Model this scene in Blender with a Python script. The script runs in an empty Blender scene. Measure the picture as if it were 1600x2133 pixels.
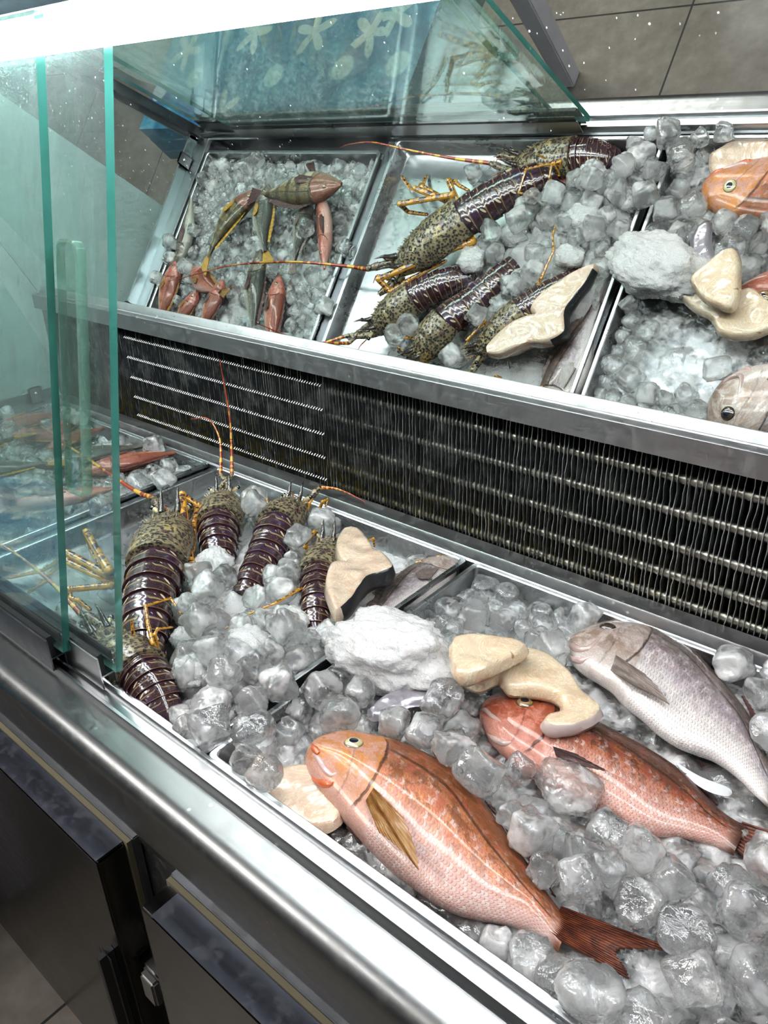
import bpy, bmesh, math, random
from mathutils import Vector, Matrix, Quaternion
from mathutils.bvhtree import BVHTree
C = bpy.context.scene.collection
SC = bpy.context.scene
# ------------------------------------------------------------------ camera
FPX = 1603.6
RW = [Vector((0.7659612, 0.6424903, -0.0225762)), Vector((0.2735432, -0.3574888, -0.8929591)), Vector((-0.5817883, 0.6777964, -0.4495714))]
CAM = Vector((0, 0, 1.48))
cd = bpy.data.cameras.new('camera'); co = bpy.data.objects.new('camera', cd); C.objects.link(co)
M = Matrix((( RW[0].x, -RW[1].x, -RW[2].x, CAM.x), (RW[0].y, -RW[1].y, -RW[2].y, CAM.y), (RW[0].z, -RW[1].z, -RW[2].z, CAM.z), (0, 0, 0, 1)))
co.matrix_world = M
cd.sensor_fit = 'HORIZONTAL'; cd.sensor_width = 36; cd.lens = 36 * FPX / 1600; cd.clip_start = .02; cd.clip_end = 60
SC.camera = co
# ------------------------------------------------------------------ world, exposure
LAMP_STRENGTH = 27
WORLD_STRENGTH = .5
SC.view_settings.view_transform = 'Standard'; SC.view_settings.look = 'None'; SC.view_settings.gamma = 1
SC.view_settings.use_curve_mapping = False
SC.view_settings.exposure = 0.28
w = bpy.data.worlds.new('dining_room_light'); SC.world = w; w.use_nodes = True
wn = w.node_tree.nodes; wl = w.node_tree.links
wb = wn['Background']; wb.inputs['Strength'].default_value = WORLD_STRENGTH
tc = wn.new('ShaderNodeTexCoord'); sx = wn.new('ShaderNodeSeparateXYZ'); cr = wn.new('ShaderNodeValToRGB')
wl.new(tc.outputs['Generated'], sx.inputs[0]); wl.new(sx.outputs['Z'], cr.inputs[0]); wl.new(cr.outputs[0], wb.inputs['Color'])
cr.color_ramp.elements[0].position = .0; cr.color_ramp.elements[0].color = (.10, .10, .10, 1)
cr.color_ramp.elements[1].position = .9; cr.color_ramp.elements[1].color = (.64, .66, .69, 1)
la = bpy.data.lights.new('dining_room_ceiling_light', 'AREA'); la.shape = 'RECTANGLE'; la.size = 1.6; la.size_y = .5; la.energy = 40; la.color = (1, .97, .93)
lo_ = bpy.data.objects.new('dining_room_ceiling_light', la); C.objects.link(lo_); lo_.location = (-1.9, -.9, 2.55); lo_.rotation_euler = (math.radians(25), math.radians(-8), 0)
lb = bpy.data.lights.new('added_wall_light', 'AREA'); lb.shape = 'RECTANGLE'; lb.size = .9; lb.size_y = .03; lb.energy = 16; lb.color = (.95, 1, .98)
lq = bpy.data.objects.new('added_wall_light', lb); C.objects.link(lq); lq.location = (-1.93, .95, 1.66); lq.rotation_euler = Vector((.42, 0, .9)).to_track_quat('Z', 'Y').to_euler(); lb.size, lb.size_y = .03, .9
SC.cycles.caustics_reflective = False; SC.cycles.caustics_refractive = True
SC.cycles.max_bounces = 7; SC.cycles.transmission_bounces = 6; SC.cycles.glossy_bounces = 4; SC.cycles.diffuse_bounces = 2
SC.cycles.use_adaptive_sampling = True; SC.cycles.adaptive_threshold = .14; SC.cycles.adaptive_min_samples = 12
SC.cycles.transparent_max_bounces = 16; SC.cycles.sample_clamp_indirect = 10
SC.cycles.use_denoising = True
# ------------------------------------------------------------------ photograph pixels to points
MN = Vector((0, .8850617, .4654736)); MD = 1.329345           # plane of the leaning mirror
def mir(p): p = Vector(p); return p - 2 * (MN.dot(p) - MD) * MN
def ray(px, py):
    a, b = px - 800, py - 1066.5
    return (RW[0] * a + RW[1] * b + RW[2] * FPX).normalized()
def at(px, py, z=None, y=None, x=None, m=False):
    v = ray(px, py); o = CAM
    if m: v = v - 2 * MN.dot(v) * MN; o = mir(CAM)
    if z is not None: t = (z - o.z) / v.z
    elif y is not None: t = (y - o.y) / v.y
    else: t = (x - o.x) / v.x
    return o + t * v
# ------------------------------------------------------------------ nodes
class NB:
    def __init__(s, name):
        s.m = bpy.data.materials.new(name); s.m.use_nodes = True; s.nt = s.m.node_tree; s.nt.nodes.clear()
        s.out = s.nt.nodes.new('ShaderNodeOutputMaterial'); s._tc = None
    def put(s, sock, v):
        if isinstance(v, bpy.types.NodeSocket): s.nt.links.new(v, sock)
        elif isinstance(v, (tuple, list)) and sock.type == 'RGBA' and len(v) == 3: sock.default_value = (*v, 1)
        else: sock.default_value = v
    def n(s, t, ins=None, o=0, **pr):
        k = s.nt.nodes.new('ShaderNode' + t)
        for a, b in pr.items(): setattr(k, a, b)
        for a, b in (ins or {}).items(): s.put(k.inputs[a], b)
        return k.outputs[o]
    def co(s, which='Object'): return s.n('TexCoord', o={'Generated': 0, 'Normal': 1, 'UV': 2, 'Object': 3}[which])
    def mapp(s, v, scale=(1, 1, 1), rot=(0, 0, 0), loc=(0, 0, 0)): return s.n('Mapping', {'Vector': v, 'Scale': scale, 'Rotation': rot, 'Location': loc})
    def sep(s, v):
        k = s.nt.nodes.new('ShaderNodeSeparateXYZ'); s.put(k.inputs[0], v); return k.outputs
    def comb(s, x, y, z=0.): return s.n('CombineXYZ', {0: x, 1: y, 2: z})
    def ma(s, op, a, b=0., c=0., clamp=False):
        k = s.nt.nodes.new('ShaderNodeMath'); k.operation = op; k.use_clamp = clamp
        s.put(k.inputs[0], a); s.put(k.inputs[1], b); s.put(k.inputs[2], c); return k.outputs[0]
    def vm(s, op, a, b=(0, 0, 0), o=0):
        k = s.nt.nodes.new('ShaderNodeVectorMath'); k.operation = op; s.put(k.inputs[0], a); s.put(k.inputs[1], b); return k.outputs[o]
    def noise(s, v, sc=5., det=3., rough=.5, o=0, dist=0.): return s.n('TexNoise', {'Vector': v, 'Scale': sc, 'Detail': det, 'Roughness': rough, 'Distortion': dist}, o=o)
    def vor(s, v, sc=5., feat='F1', rnd=1., o=0, metric='EUCLIDEAN'):
        return s.n('TexVoronoi', {'Vector': v, 'Scale': sc, 'Randomness': rnd}, o=o, feature=feat, distance=metric)
    def ramp(s, f, st, interp='LINEAR'):
        k = s.nt.nodes.new('ShaderNodeValToRGB'); s.put(k.inputs[0], f); k.color_ramp.interpolation = interp
        el = k.color_ramp.elements
        while len(el) < len(st): el.new(.5)
        for e, (p, c) in zip(el, st): e.position = p; e.color = (*c, 1) if isinstance(c, (tuple, list)) else (c, c, c, 1)
        return k.outputs[0]
    def mix(s, f, a, b, bt='MIX'):
        k = s.nt.nodes.new('ShaderNodeMix'); k.data_type = 'RGBA'; k.blend_type = bt
        s.put(k.inputs[0], f); s.put(k.inputs[6], a); s.put(k.inputs[7], b); return k.outputs[2]
    def sm(s, x, a, b):      # smoothstep a..b
        return s.n('MapRange', {'Value': x, 'From Min': a, 'From Max': b}, interpolation_type='SMOOTHSTEP')
    def bump(s, h, st=.5, d=.001, nrm=None):
        i = {'Height': h, 'Strength': st, 'Distance': d}
        if nrm is not None: i['Normal'] = nrm
        return s.n('Bump', i)
    def pr(s, **k):
        names = {'col': 'Base Color', 'rough': 'Roughness', 'metal': 'Metallic', 'ior': 'IOR', 'nrm': 'Normal', 'trans': 'Transmission Weight', 'coat': 'Coat Weight', 'coatr': 'Coat Roughness',
                 'sss': 'Subsurface Weight', 'sssr': 'Subsurface Radius', 'ssss': 'Subsurface Scale', 'spec': 'Specular IOR Level', 'em': 'Emission Color', 'ems': 'Emission Strength', 'alpha': 'Alpha', 'aniso': 'Anisotropic'}
        return s.n('BsdfPrincipled', {names[a]: b for a, b in k.items()})
    def mixs(s, f, a, b): return s.n('MixShader', {0: f, 1: a, 2: b})
    def done(s, sh): s.nt.links.new(sh, s.out.inputs[0]); return s.m

def steel(name, col=(.56, .57, .59), rough=.28, axis='X', brush=.06, dirt=0., spots=0.):
    b = NB(name); v = b.co()
    sc = {'X': (3, 260, 260), 'Y': (260, 3, 260), 'Z': (260, 260, 3)}[axis]
    n1 = b.noise(b.mapp(v, sc), 1., 3.); n2 = b.noise(v, 9., 5., .65); n3 = b.noise(v, 60., 4., .6)
    r = b.ma('ADD', b.ma('MULTIPLY', n1, brush * 2), b.ma('ADD', rough - brush * 1.3, b.ma('MULTIPLY', n2, .12)))
    c = b.mix(b.ma('MULTIPLY', n2, .5), col, tuple(x * .72 for x in col))
    if dirt: c = b.mix(b.ma('MULTIPLY', b.sm(n3, .5, .7), dirt), c, (.30, .29, .25)); r = b.ma('ADD', r, b.ma('MULTIPLY', b.sm(n3, .45, .65), dirt * .5))
    metal = 1.
    if spots:
        d = b.vor(v, 55., rnd=1.); k = b.ma('MULTIPLY', b.sm(d, .16, .06), b.sm(b.noise(v, 7.), .5, .62))
        c = b.mix(b.ma('MULTIPLY', k, spots), c, (.85, .86, .86))
    return b.done(b.pr(col=c, metal=metal, rough=r, nrm=b.bump(n1, .08, .0005)))
STEEL = steel('brushed_steel', (.44, .45, .46)); STEEL_Y = steel('brushed_steel_across', axis='Y'); STEEL_DK = steel('dull_dark_steel', (.20, .21, .23), .34, dirt=.3)
STEEL_RAIL = steel('polished_steel_rail', (.21, .215, .215), .30, dirt=.12, spots=.5); STEEL_LEDGE = steel('matt_steel_ledge', (.34, .34, .35), .38, spots=.7, dirt=.25)
STEEL_DOOR = steel('dark_polished_steel_door', (.105, .10, .095), .17); STEEL_TRAY = steel('tray_steel', (.50, .51, .52), .25, dirt=.15)
STEEL_TOP = steel('blue_black_steel', (.22, .235, .30), .3, dirt=.2)
def plain(name, col, rough=.5, metal=0., bumpsc=0, **k):
    b = NB(name); v = b.co(); c = b.mix(b.noise(v, 12., 4.), tuple(x * .8 for x in col), tuple(min(1, x * 1.12) for x in col))
    kw = dict(col=c, rough=rough, metal=metal, **k)
    if bumpsc: kw['nrm'] = b.bump(b.noise(v, bumpsc, 3.), .3, .001)
    return b.done(b.pr(**kw))
BLACK = plain('black_rubber', (.012, .012, .013), .55); GASKET = plain('yellowed_gasket', (.23, .20, .13), .6, bumpsc=200)
def groove_mat():
    b = NB('wet_grimy_track'); v = b.co(); n = b.noise(b.mapp(v, (40, 160, 160)), 1., 5., .7); n2 = b.noise(v, 170., 4., .7)
    k = b.sm(b.ma('ADD', b.ma('MULTIPLY', n, .6), b.ma('MULTIPLY', n2, .45)), .47, .62)
    return b.done(b.pr(col=b.mix(k, (.045, .05, .05), (.55, .56, .52)), rough=b.ma('ADD', .22, b.ma('MULTIPLY', n, .3)), metal=.7, nrm=b.bump(k, .8, .001)))
GROOVE = groove_mat()
def glass_mat(name, tint, haze=.05, hz=(.75, .85, .86)):
    b = NB(name); v = b.co()
    st = b.noise(b.mapp(v, (60, 60, 7)), 1., 4., .6); bl = b.noise(v, 7., 5., .6)
    dr = b.ma('MULTIPLY', b.sm(b.vor(v, 90.), .13, .05), b.sm(b.noise(v, 9.), .52, .66))
    hf = b.ma('ADD', b.ma('ADD', haze * .25, b.ma('MULTIPLY', b.ma('MULTIPLY', b.sm(st, .45, .8), b.sm(bl, .4, .7)), haze)), b.ma('MULTIPLY', dr, .5), clamp=True)
    fr = b.ma('ADD', .04, b.ma('MULTIPLY', b.ma('POWER', b.n('LayerWeight', {'Blend': .5}, o=1), 4.), .8))
    base = b.mixs(fr, b.n('BsdfTransparent', {'Color': tint}), b.n('BsdfGlossy', {'Color': (.9, 1, .97), 'Roughness': .015}))
    h = b.mixs(.5, b.n('BsdfDiffuse', {'Color': hz}), b.n('BsdfTranslucent', {'Color': hz}))
    return b.done(b.mixs(hf, base, h))
PANE = glass_mat('green_tinted_glass', (.91, .985, .97), .22); PANE2 = glass_mat('end_glass', (.93, .99, .98), .1)
def edge_mat():
    b = NB('green_glass_edge'); v = b.sep(b.co())
    n = b.noise(b.co(), 14., 3.)
    return b.done(b.pr(col=b.mix(n, (.02, .17, .13), (.07, .36, .31)), rough=.12, trans=.35, ior=1.5, coat=.5))
EDGE = edge_mat()
HANDLE = glass_mat('clear_glass_handle', (.90, .97, .94), .10, (.75, .95, .85))
def mirror_mat():
    b = NB('spotted_mirror'); v = b.co()
    d1 = b.ma('MULTIPLY', b.sm(b.vor(b.mapp(v, (1, 1, .55)), 120.), .11, .05), b.sm(b.noise(v, 5.), .46, .60))
    d2 = b.ma('MULTIPLY', b.sm(b.vor(v, 45.), .07, .03), .7)
    sm_ = b.ma('MULTIPLY', b.sm(b.noise(b.mapp(v, (9, 9, 3)), 1., 5., .6), .45, .8), .05)
    k = b.ma('ADD', b.ma('MAXIMUM', d1, d2), sm_, clamp=True)
    g = b.n('BsdfGlossy', {'Color': (.84, .90, .87), 'Roughness': .0})
    return b.done(b.mixs(b.ma('MULTIPLY', k, .6), g, b.n('BsdfDiffuse', {'Color': (.8, .85, .84)})))
MIRROR = mirror_mat()
# ------------------------------------------------------------------ mesh helpers
def tag(o, label=None, cat=None, group=None, kind=None):
    if label: o['label'] = label
    if cat: o['category'] = cat
    if group: o['group'] = group
    if kind: o['kind'] = kind
    return o
def thing(name, loc, label, cat, group=None):
    o = bpy.data.objects.new(name, None); C.objects.link(o); o.location = loc; o.empty_display_size = .05
    return tag(o, label, cat, group)
def obj(name, bm, mats, parent=None, smooth=True, loc=None):
    """bm is in world coordinates; the mesh is stored about its parent's (or its own) base"""
    me = bpy.data.meshes.new(name)
    o = bpy.data.objects.new(name, me); C.objects.link(o)
    base = Vector((0, 0, 0)); p = parent
    while p is not None: base += p.location; p = p.parent
    if loc is not None: o.location = Vector(loc) - base; off = Vector(loc)
    else: off = base
    bmesh.ops.translate(bm, verts=bm.verts, vec=-off)
    bmesh.ops.recalc_face_normals(bm, faces=bm.faces)
    bm.to_mesh(me); bm.free()
    for m_ in (mats if isinstance(mats, (list, tuple)) else [mats]): me.materials.append(m_)
    if smooth:
        for f in me.polygons: f.use_smooth = True
        try: me.set_sharp_from_angle(angle=math.radians(smooth if smooth is not True else 45))
        except Exception: pass
    if parent: o.parent = parent
    return o
def BM(): return bmesh.new()
def box(bm, x0, x1, y0, y1, z0, z1, mi=0, bev=0):
    vs = [bm.verts.new((x, y, z)) for x in (x0, x1) for y in (y0, y1) for z in (z0, z1)]
    fs = [bm.faces.new([vs[i] for i in q]) for q in ((0, 1, 3, 2), (4, 6, 7, 5), (0, 4, 5, 1), (2, 3, 7, 6), (0, 2, 6, 4), (1, 5, 7, 3))]
    for f in fs: f.material_index = mi
    if bev: bmesh.ops.bevel(bm, geom=list({e for f in fs for e in f.edges}), offset=bev, segments=2, affect='EDGES', clamp_overlap=True)
def prism_x(bm, yz, x0, x1, mi=0, close=True):
    """profile in Y-Z extruded along X"""
    a = [bm.verts.new((x0, y, z)) for y, z in yz]; b = [bm.verts.new((x1, y, z)) for y, z in yz]; n = len(yz)
    fs = []
    for i in range(n if close else n - 1):
        j = (i + 1) % n; fs.append(bm.faces.new((a[i], a[j], b[j], b[i])))
    if close: fs += [bm.faces.new(a[::-1]), bm.faces.new(b)]
    for f in fs: f.material_index = mi
    return fs
def hexa(bm, P, mi=0):
    """8 points: bottom four, top four, same winding"""
    v = [bm.verts.new(p) for p in P]
    for q in ((0, 1, 2, 3), (4, 7, 6, 5), (0, 4, 5, 1), (1, 5, 6, 2), (2, 6, 7, 3), (3, 7, 4, 0)): bm.faces.new([v[i] for i in q]).material_index = mi
def cr(P, n):
    """Catmull-Rom through P (vectors or tuples), n samples"""
    P = [Vector(p) for p in P]; Q = [2 * P[0] - P[1]] + P + [2 * P[-1] - P[-2]]; out = []
    for k in range(n):
        t = k / (n - 1) * (len(P) - 1); i = min(int(t), len(P) - 2); u = t - i; a, b, c, d = Q[i:i + 4]
        out.append(.5 * ((2 * b) + (c - a) * u + (2 * a - 5 * b + 4 * c - d) * u * u + (3 * b - a - 3 * c + d) * u ** 3))
    return out
def lerpl(L, t):
    t = max(0, min(1, t)) * (len(L) - 1); i = min(int(t), len(L) - 2); return L[i] + (L[i + 1] - L[i]) * (t - i)
def frames(P):
    out = []
    for i, p in enumerate(P):
        t = (P[min(i + 1, len(P) - 1)] - P[max(i - 1, 0)]).normalized()
        r = t.cross(Vector((0, 0, 1)))
        r = r.normalized() if r.length > .05 else (out[-1][2] if out else Vector((1, 0, 0)))
        out.append((p, t, r, r.cross(t).normalized()))
    return out
def tube(bm, P, rad, seg=8, n=None, uv=True, cap=True, flat=1.):
    """tube along P, rad a list of radii; UV u along, v around"""
    n = n or len(P); S = cr(P, n) if n != len(P) else [Vector(p) for p in P]
    F = frames(S); ul = bm.loops.layers.uv.verify(); rings = []
    for i, (p, t, r, up) in enumerate(F):
        R_ = lerpl(rad, i / (len(F) - 1))
        rings.append([bm.verts.new(p + r * math.cos(a) * R_ + up * math.sin(a) * R_ * flat) for a in [2 * math.pi * k / seg for k in range(seg)]])
    for i in range(len(rings) - 1):
        for k in range(seg):
            j = (k + 1) % seg; f = bm.faces.new((rings[i][k], rings[i][j], rings[i + 1][j], rings[i + 1][k]))
            for l, (a, b) in zip(f.loops, ((i, k), (i, k + 1), (i + 1, k + 1), (i + 1, k))): l[ul].uv = (a / (len(rings) - 1), b / seg)
    if cap: bm.faces.new(rings[0][::-1]); bm.faces.new(rings[-1])
def cone(bm, p, d, r, seg=6, bend=None):
    d = Vector(d); p = Vector(p); mid = p + d * .5 + (Vector(bend) if bend else Vector((0, 0, 0)))
    tube(bm, [p - d * .08, mid, p + d], [r, r * .6, r * .06], seg=seg)
def blob(bm, c, r, sub=2, sc=(1, 1, 1), rot=None, noise_=0, seed=0):
    from mathutils import noise as mn
    for v in bmesh.ops.create_icosphere(bm, subdivisions=sub, radius=1)['verts']:
        q = v.co.copy(); k = 1 + (noise_ * mn.noise(q * 1.6 + Vector((seed, seed * 2, 0))) if noise_ else 0)
        q = Vector((q.x * sc[0], q.y * sc[1], q.z * sc[2])) * r * k
        if rot: q = rot @ q
        v.co = q + Vector(c)
# ------------------------------------------------------------------ the room
def floor_mat():
    b = NB('taupe_stone_tiles'); v = b.co(); s = b.sep(v)
    gx = b.ma('ABSOLUTE', b.ma('SUBTRACT', b.ma('FRACT', b.ma('ADD', b.ma('DIVIDE', b.ma('ADD', s[0], 1.06), .8), .5)), .5))
    gy = b.ma('ABSOLUTE', b.ma('SUBTRACT', b.ma('FRACT', b.ma('ADD', b.ma('DIVIDE', b.ma('ADD', s[1], .66), .8), .5)), .5))
    g = b.ma('LESS_THAN', b.ma('MINIMUM', gx, gy), .0038)
    n = b.noise(v, 3., 6., .6); n2 = b.noise(v, 20., 5., .6)
    c = b.ramp(b.ma('ADD', b.ma('MULTIPLY', n, .6), b.ma('MULTIPLY', n2, .4)), [(.35, (.15, .125, .10)), (.5, (.23, .20, .165)), (.65, (.32, .285, .245))])
    return b.done(b.pr(col=b.mix(g, c, (.02, .018, .015)), rough=.55, nrm=b.bump(b.ma('SUBTRACT', 1., g), .5, .002)))
bm = BM(); box(bm, -5, 3, -3.5, 2, -.05, 0); o = obj('floor', bm, floor_mat(), smooth=False); tag(o, 'taupe stone tiled floor in front of the fish counter', 'floor', kind='structure')
WALLM = plain('pale_mint_wall', (.78, .97, .92), .5)
bm = BM(); box(bm, -2.3, -2.04, .49, 2, 0, 2.6); o = obj('wall_left', bm, WALLM, smooth=False); tag(o, 'pale mint wall beyond the end glass of the counter', 'wall', kind='structure')
bm = BM(); box(bm, -5, 3, 1.98, 2.06, 0, 2.6); o = obj('wall_back', bm, plain('warm_grey_wall', (.5, .48, .45), .7), smooth=False); tag(o, 'grey wall behind the fish counter', 'wall', kind='structure')
# ------------------------------------------------------------------ the counter
XL, XR = -1.86, .62
case = thing('refrigerated_display_counter', (-.6, .6, 0), 'long brushed steel refrigerated fish counter with leaning mirror and sliding glass doors', 'display counter')
def P(name, bm, mats, parent=case, smooth=40): return obj(name, bm, mats, parent, smooth)
bm = BM(); box(bm, XL, XR, .30, .98, .08, .72); box(bm, XL + .03, XR - .03, .36, .95, 0, .08)
box(bm, XL, XR, .864, .98, .72, .86); box(bm, XL, XL + .04, .30, .98, .72, .872); box(bm, XR - .04, XR, .30, .98, .72, .88)
P('base_cabinet', bm, STEEL_DK, smooth=30)
bm = BM(); box(bm, XL + .04, XR - .04, .34, .864, .80, .815); P('tray_well', bm, STEEL)
# rounded front rail with the double door track on top
prof = [(.3105, .886), (.292, .885)] + [(.283 - .02 * math.sin(a), .865 + .02 * math.cos(a)) for a in [math.pi / 2 * k / 10 for k in range(0, 11)]]
prof += [(.263, .815), (.266, .806), (.274, .802), (.296, .802), (.296, .72), (.3105, .72)]
bm = BM(); prism_x(bm, prof, XL, XR); P('front_rail', bm, STEEL_RAIL, smooth=50)
bm = BM(); prism_x(bm, [(.3105, .72), (.3105, .894), (.312, .8965), (.3155, .8965), (.317, .894), (.317, .8885), (.331, .8885), (.331, .893), (.3325, .8955), (.336, .8955), (.3375, .893), (.3375, .8800), (.3415, .879), (.3415, .72)], XL, XR)
for f in bm.faces:
    c = f.calc_center_median()
    if abs(f.normal.z) > .9 and abs(c.z - .8885) < .0005: f.material_index = 1
    if abs(f.normal.x) < .1 and abs(f.normal.y) > .9 and c.y > .318 and c.z < .896 and c.z > .87: f.material_index = 0
P('sliding_track', bm, [STEEL, GROOVE])
bm = BM(); prism_x(bm, [(.862, .80), (.862, .8755), (.866, .878), (.867, .893), (.869, .8955), (.888, .8945), (.90, .8945), (.90, .80)], XL + .04, XR - .04); P('back_ledge', bm, STEEL_LEDGE)
bm = BM(); box(bm, XL, XL + .055, .34, .93, .872, .884, bev=.001); box(bm, XL + .006, XL + .012, .345, .90, .884, .91); P('end_ledge', bm, STEEL_Y)
# cabinet doors below the rail
def cab_door(x0, x1, top=.722):
    bm = BM(); box(bm, x0, x1, .245, .282, .13, top, bev=.0025); d = P('cabinet_door', bm, STEEL_DOOR)
    bm = BM(); box(bm, x0 - .003, x1 + .004, .2822, .2885, .125, top + .003); P('door_gasket', bm, GASKET, d)
    bm = BM(); box(bm, x0 - .004, x1 + .007, .2887, .2985, .12, top + .006, bev=.0015); P('door_frame', bm, STEEL_DK, d)
    bm = BM(); box(bm, x0 + .02, x1 - .004, .246, .2815, top + .0003, top + .0012); P('top_edge', bm, STEEL_TOP, d)
cab_door(-1.30, -.662); cab_door(-.577, .06)
bm = BM(); box(bm, -.655, -.60, .262, .298, .50, .525, bev=.004); box(bm, -.64, -.612, .25, .262, .49, .535, bev=.003); P('door_hinge', bm, plain('dull_hinge_metal', (.35, .34, .33), .35, .9))
bm = BM(); box(bm, -.70, -.672, .224, .2445, .16, .56, bev=.01); P('door_handle', bm, BLACK)
# evaporator coil behind the trays
coil = thing('evaporator_coil', (-.6, .92, .895), None, None); coil.parent = case; coil.location = (0, .32, .895)
def fin_mat():
    b = NB('shaded_corroded_fin'); v = b.co(); n = b.noise(v, 25., 5., .65); z = b.sep(v)[2]
    n2 = b.noise(v, 90., 3.)
    c = b.mix(b.sm(n, .48, .66), (.10, .11, .115), (.30, .31, .31))
    c = b.mix(b.ma('MULTIPLY', b.sm(z, .11, .0), b.sm(n2, .42, .6)), c, (.20, .16, .05))
    return b.done(b.pr(col=c, metal=.75, rough=b.ma('ADD', .25, b.ma('MULTIPLY', n2, .25))))
FIN = fin_mat(); FINE_ = plain('lit_aluminium_fin_edge', (.40, .40, .38), .4, .6); TUBEM = steel('coil_tube_steel', (.36, .35, .30), .33, dirt=.6)  # fin front edges coloured as if lit, corroded sides dark as if shaded
rnd = random.Random(5)
def fins(x0, x1, step, wav):
    bm = BM(); x = x0; from_z, to_z, nz = .894, 1.135, 16
    while x < x1:
        ph = rnd.random() * 6; am = wav * (.4 + rnd.random()); off = rnd.uniform(-.15, .15) * step; th = .0005
        L = []; Rr = []
        for k in range(nz + 1):
            z = from_z + (to_z - from_z) * k / nz
            dx = off + am * math.sin(k * 1.9 + ph) * math.sin(k * .7 + ph * 2)
            L.append((x + dx, z))
        fr = [[bm.verts.new((xx - th, .9015 + rnd.uniform(0, .0012), z)), bm.verts.new((xx + th, .9015, z)), bm.verts.new((xx + th, .94, z)), bm.verts.new((xx - th, .94, z))] for xx, z in L]
        for a, b_ in zip(fr, fr[1:]):
            for q in ((0, 1), (1, 2), (3, 0)): bm.faces.new((a[q[0]], a[q[1]], b_[q[1]], b_[q[0]])).material_index = 1 if q == (0, 1) else 0
        x += step * rnd.uniform(.9, 1.1)
    return bm
P('coil_fins', fins(-.905, XR - .06, .0072, .0011), [FIN, FINE_], coil, smooth=60)
P('coil_fins', fins(-1.80, -.905, .0062, .0005), [FIN, FINE_], coil, smooth=60)
for k, z in enumerate((.899, .936, .978, 1.027, 1.074)):
    bm = BM(); ul = 0; y = .9125; r = .0075
    pts = []; x = -.90; n = 0
    while x < XR - .06: pts.append((x, y, z)); x += .0036; n += 1
    tube(bm, pts, [r if i % 2 else r * .82 for i in range(n)], seg=10); P('coil_tube', bm, TUBEM, coil, 60)
for k, z in enumerate((.905, .948, .993, 1.038, 1.082)):
    bm = BM(); x = -1.50
    while x < -.905: tube(bm, [(x - .0012, .9035, z - .003), (x, .9000, z), (x + .0008, .9035, z + .003)], [.0004, .0010, .0004], seg=5); x += .0062
    P('fin_collar_row', bm, steel('bright_aluminium_collar', (.62, .62, .60), .4) if k == 0 else bpy.data.materials['bright_aluminium_collar'], coil, 60)
bm = BM(); box(bm, XL + .04, XR - .04, .945, .975, .86, 1.14); P('coil_housing', bm, BLACK)
bm = BM(); box(bm, XL + .03, -1.80, .895, .945, .894, 1.107); P('coil_end_plate', bm, STEEL_DK)
# steel ledge under the mirror, mirror, canopy
bm = BM(); prism_x(bm, [(.8835, 1.108), (.8835, 1.139), (.8855, 1.1405), (.900, 1.1405), (.9035, 1.145), (.935, 1.145), (.935, 1.108)], XL + .02, XR); P('mirror_ledge', bm, STEEL_LEDGE)
def my(z, off=0): return (MD + off - MN.z * z) / MN.y
bm = BM(); prism_x(bm, [(my(1.1425), 1.1425), (my(1.1425, .005), 1.1425), (my(1.612, .005), 1.612), (my(1.612), 1.612)], XL + .02, XR)
bm.faces.ensure_lookup_table(); bm.normal_update()
for f in bm.faces:
    f.material_index = 0 if abs(f.normal.dot(MN)) > .99 and MN.dot(f.calc_center_median()) < MD + .001 else 1
P('mirror_panel', bm, [MIRROR, EDGE], smooth=False)
bm = BM(); prism_x(bm, [(my(1.1425, .0055), 1.1425), (.985, 1.108), (.985, 1.66), (my(1.612, .0055), 1.66), (my(1.612, .0055), 1.612)], XL, XR); P('back_housing', bm, STEEL_DK)
bm = BM(); box(bm, XL, XR, .415, .66, 1.635, 1.665, bev=.002); P('canopy_top', bm, STEEL_TOP)
bm = BM(); prism_x(bm, [(.452, 1.586), (.445, 1.592), (.415, 1.60), (.415, 1.634), (.478, 1.634), (.478, 1.59), (.47, 1.586)], XL, XR); P('header_beam', bm, STEEL_TOP)
DL = Vector((0, .1804, .9836)); DN = Vector((0, .9836, -.1804))
def lean_box(bm, x0, x1, y, z, h, n0, n1, mi=0, cut=0):
    o_ = Vector((0, y, z)); Q = []
    for hh in (0, h):
        for (xx, nn_) in ((x0, n0), (x1, n0), (x1, n1), (x0, n1)): Q.append(o_ + Vector((xx, 0, 0)) + DL * hh + DN * nn_)
    hexa(bm, Q, mi)
bm = BM(); lean_box(bm, XL, XL + .03, .318, .884, .715, 0, .022); lean_box(bm, XL + .004, XL + .012, .318, .884, .715, .022, .034); P('corner_post', bm, STEEL_DK)
bm = BM(); x0, x1 = XL + .012, XL + .018
hexa(bm, [(x0, .352, .886), (x1, .352, .886), (x1, .935, .886), (x0, .935, .886), (x0, .482, 1.60), (x1, .482, 1.60), (x1, .66, 1.60), (x0, .66, 1.60)]); P('end_glass', bm, PANE2, smooth=False)
for y in (.40, .82):
    bm = BM(); box(bm, XL + .018, XL + .024, y, y + .035, .884, .925, bev=.003); blob(bm, (XL + .025, y + .0175, .908), .005, 1); P('glass_bracket', bm, STEEL)
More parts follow.
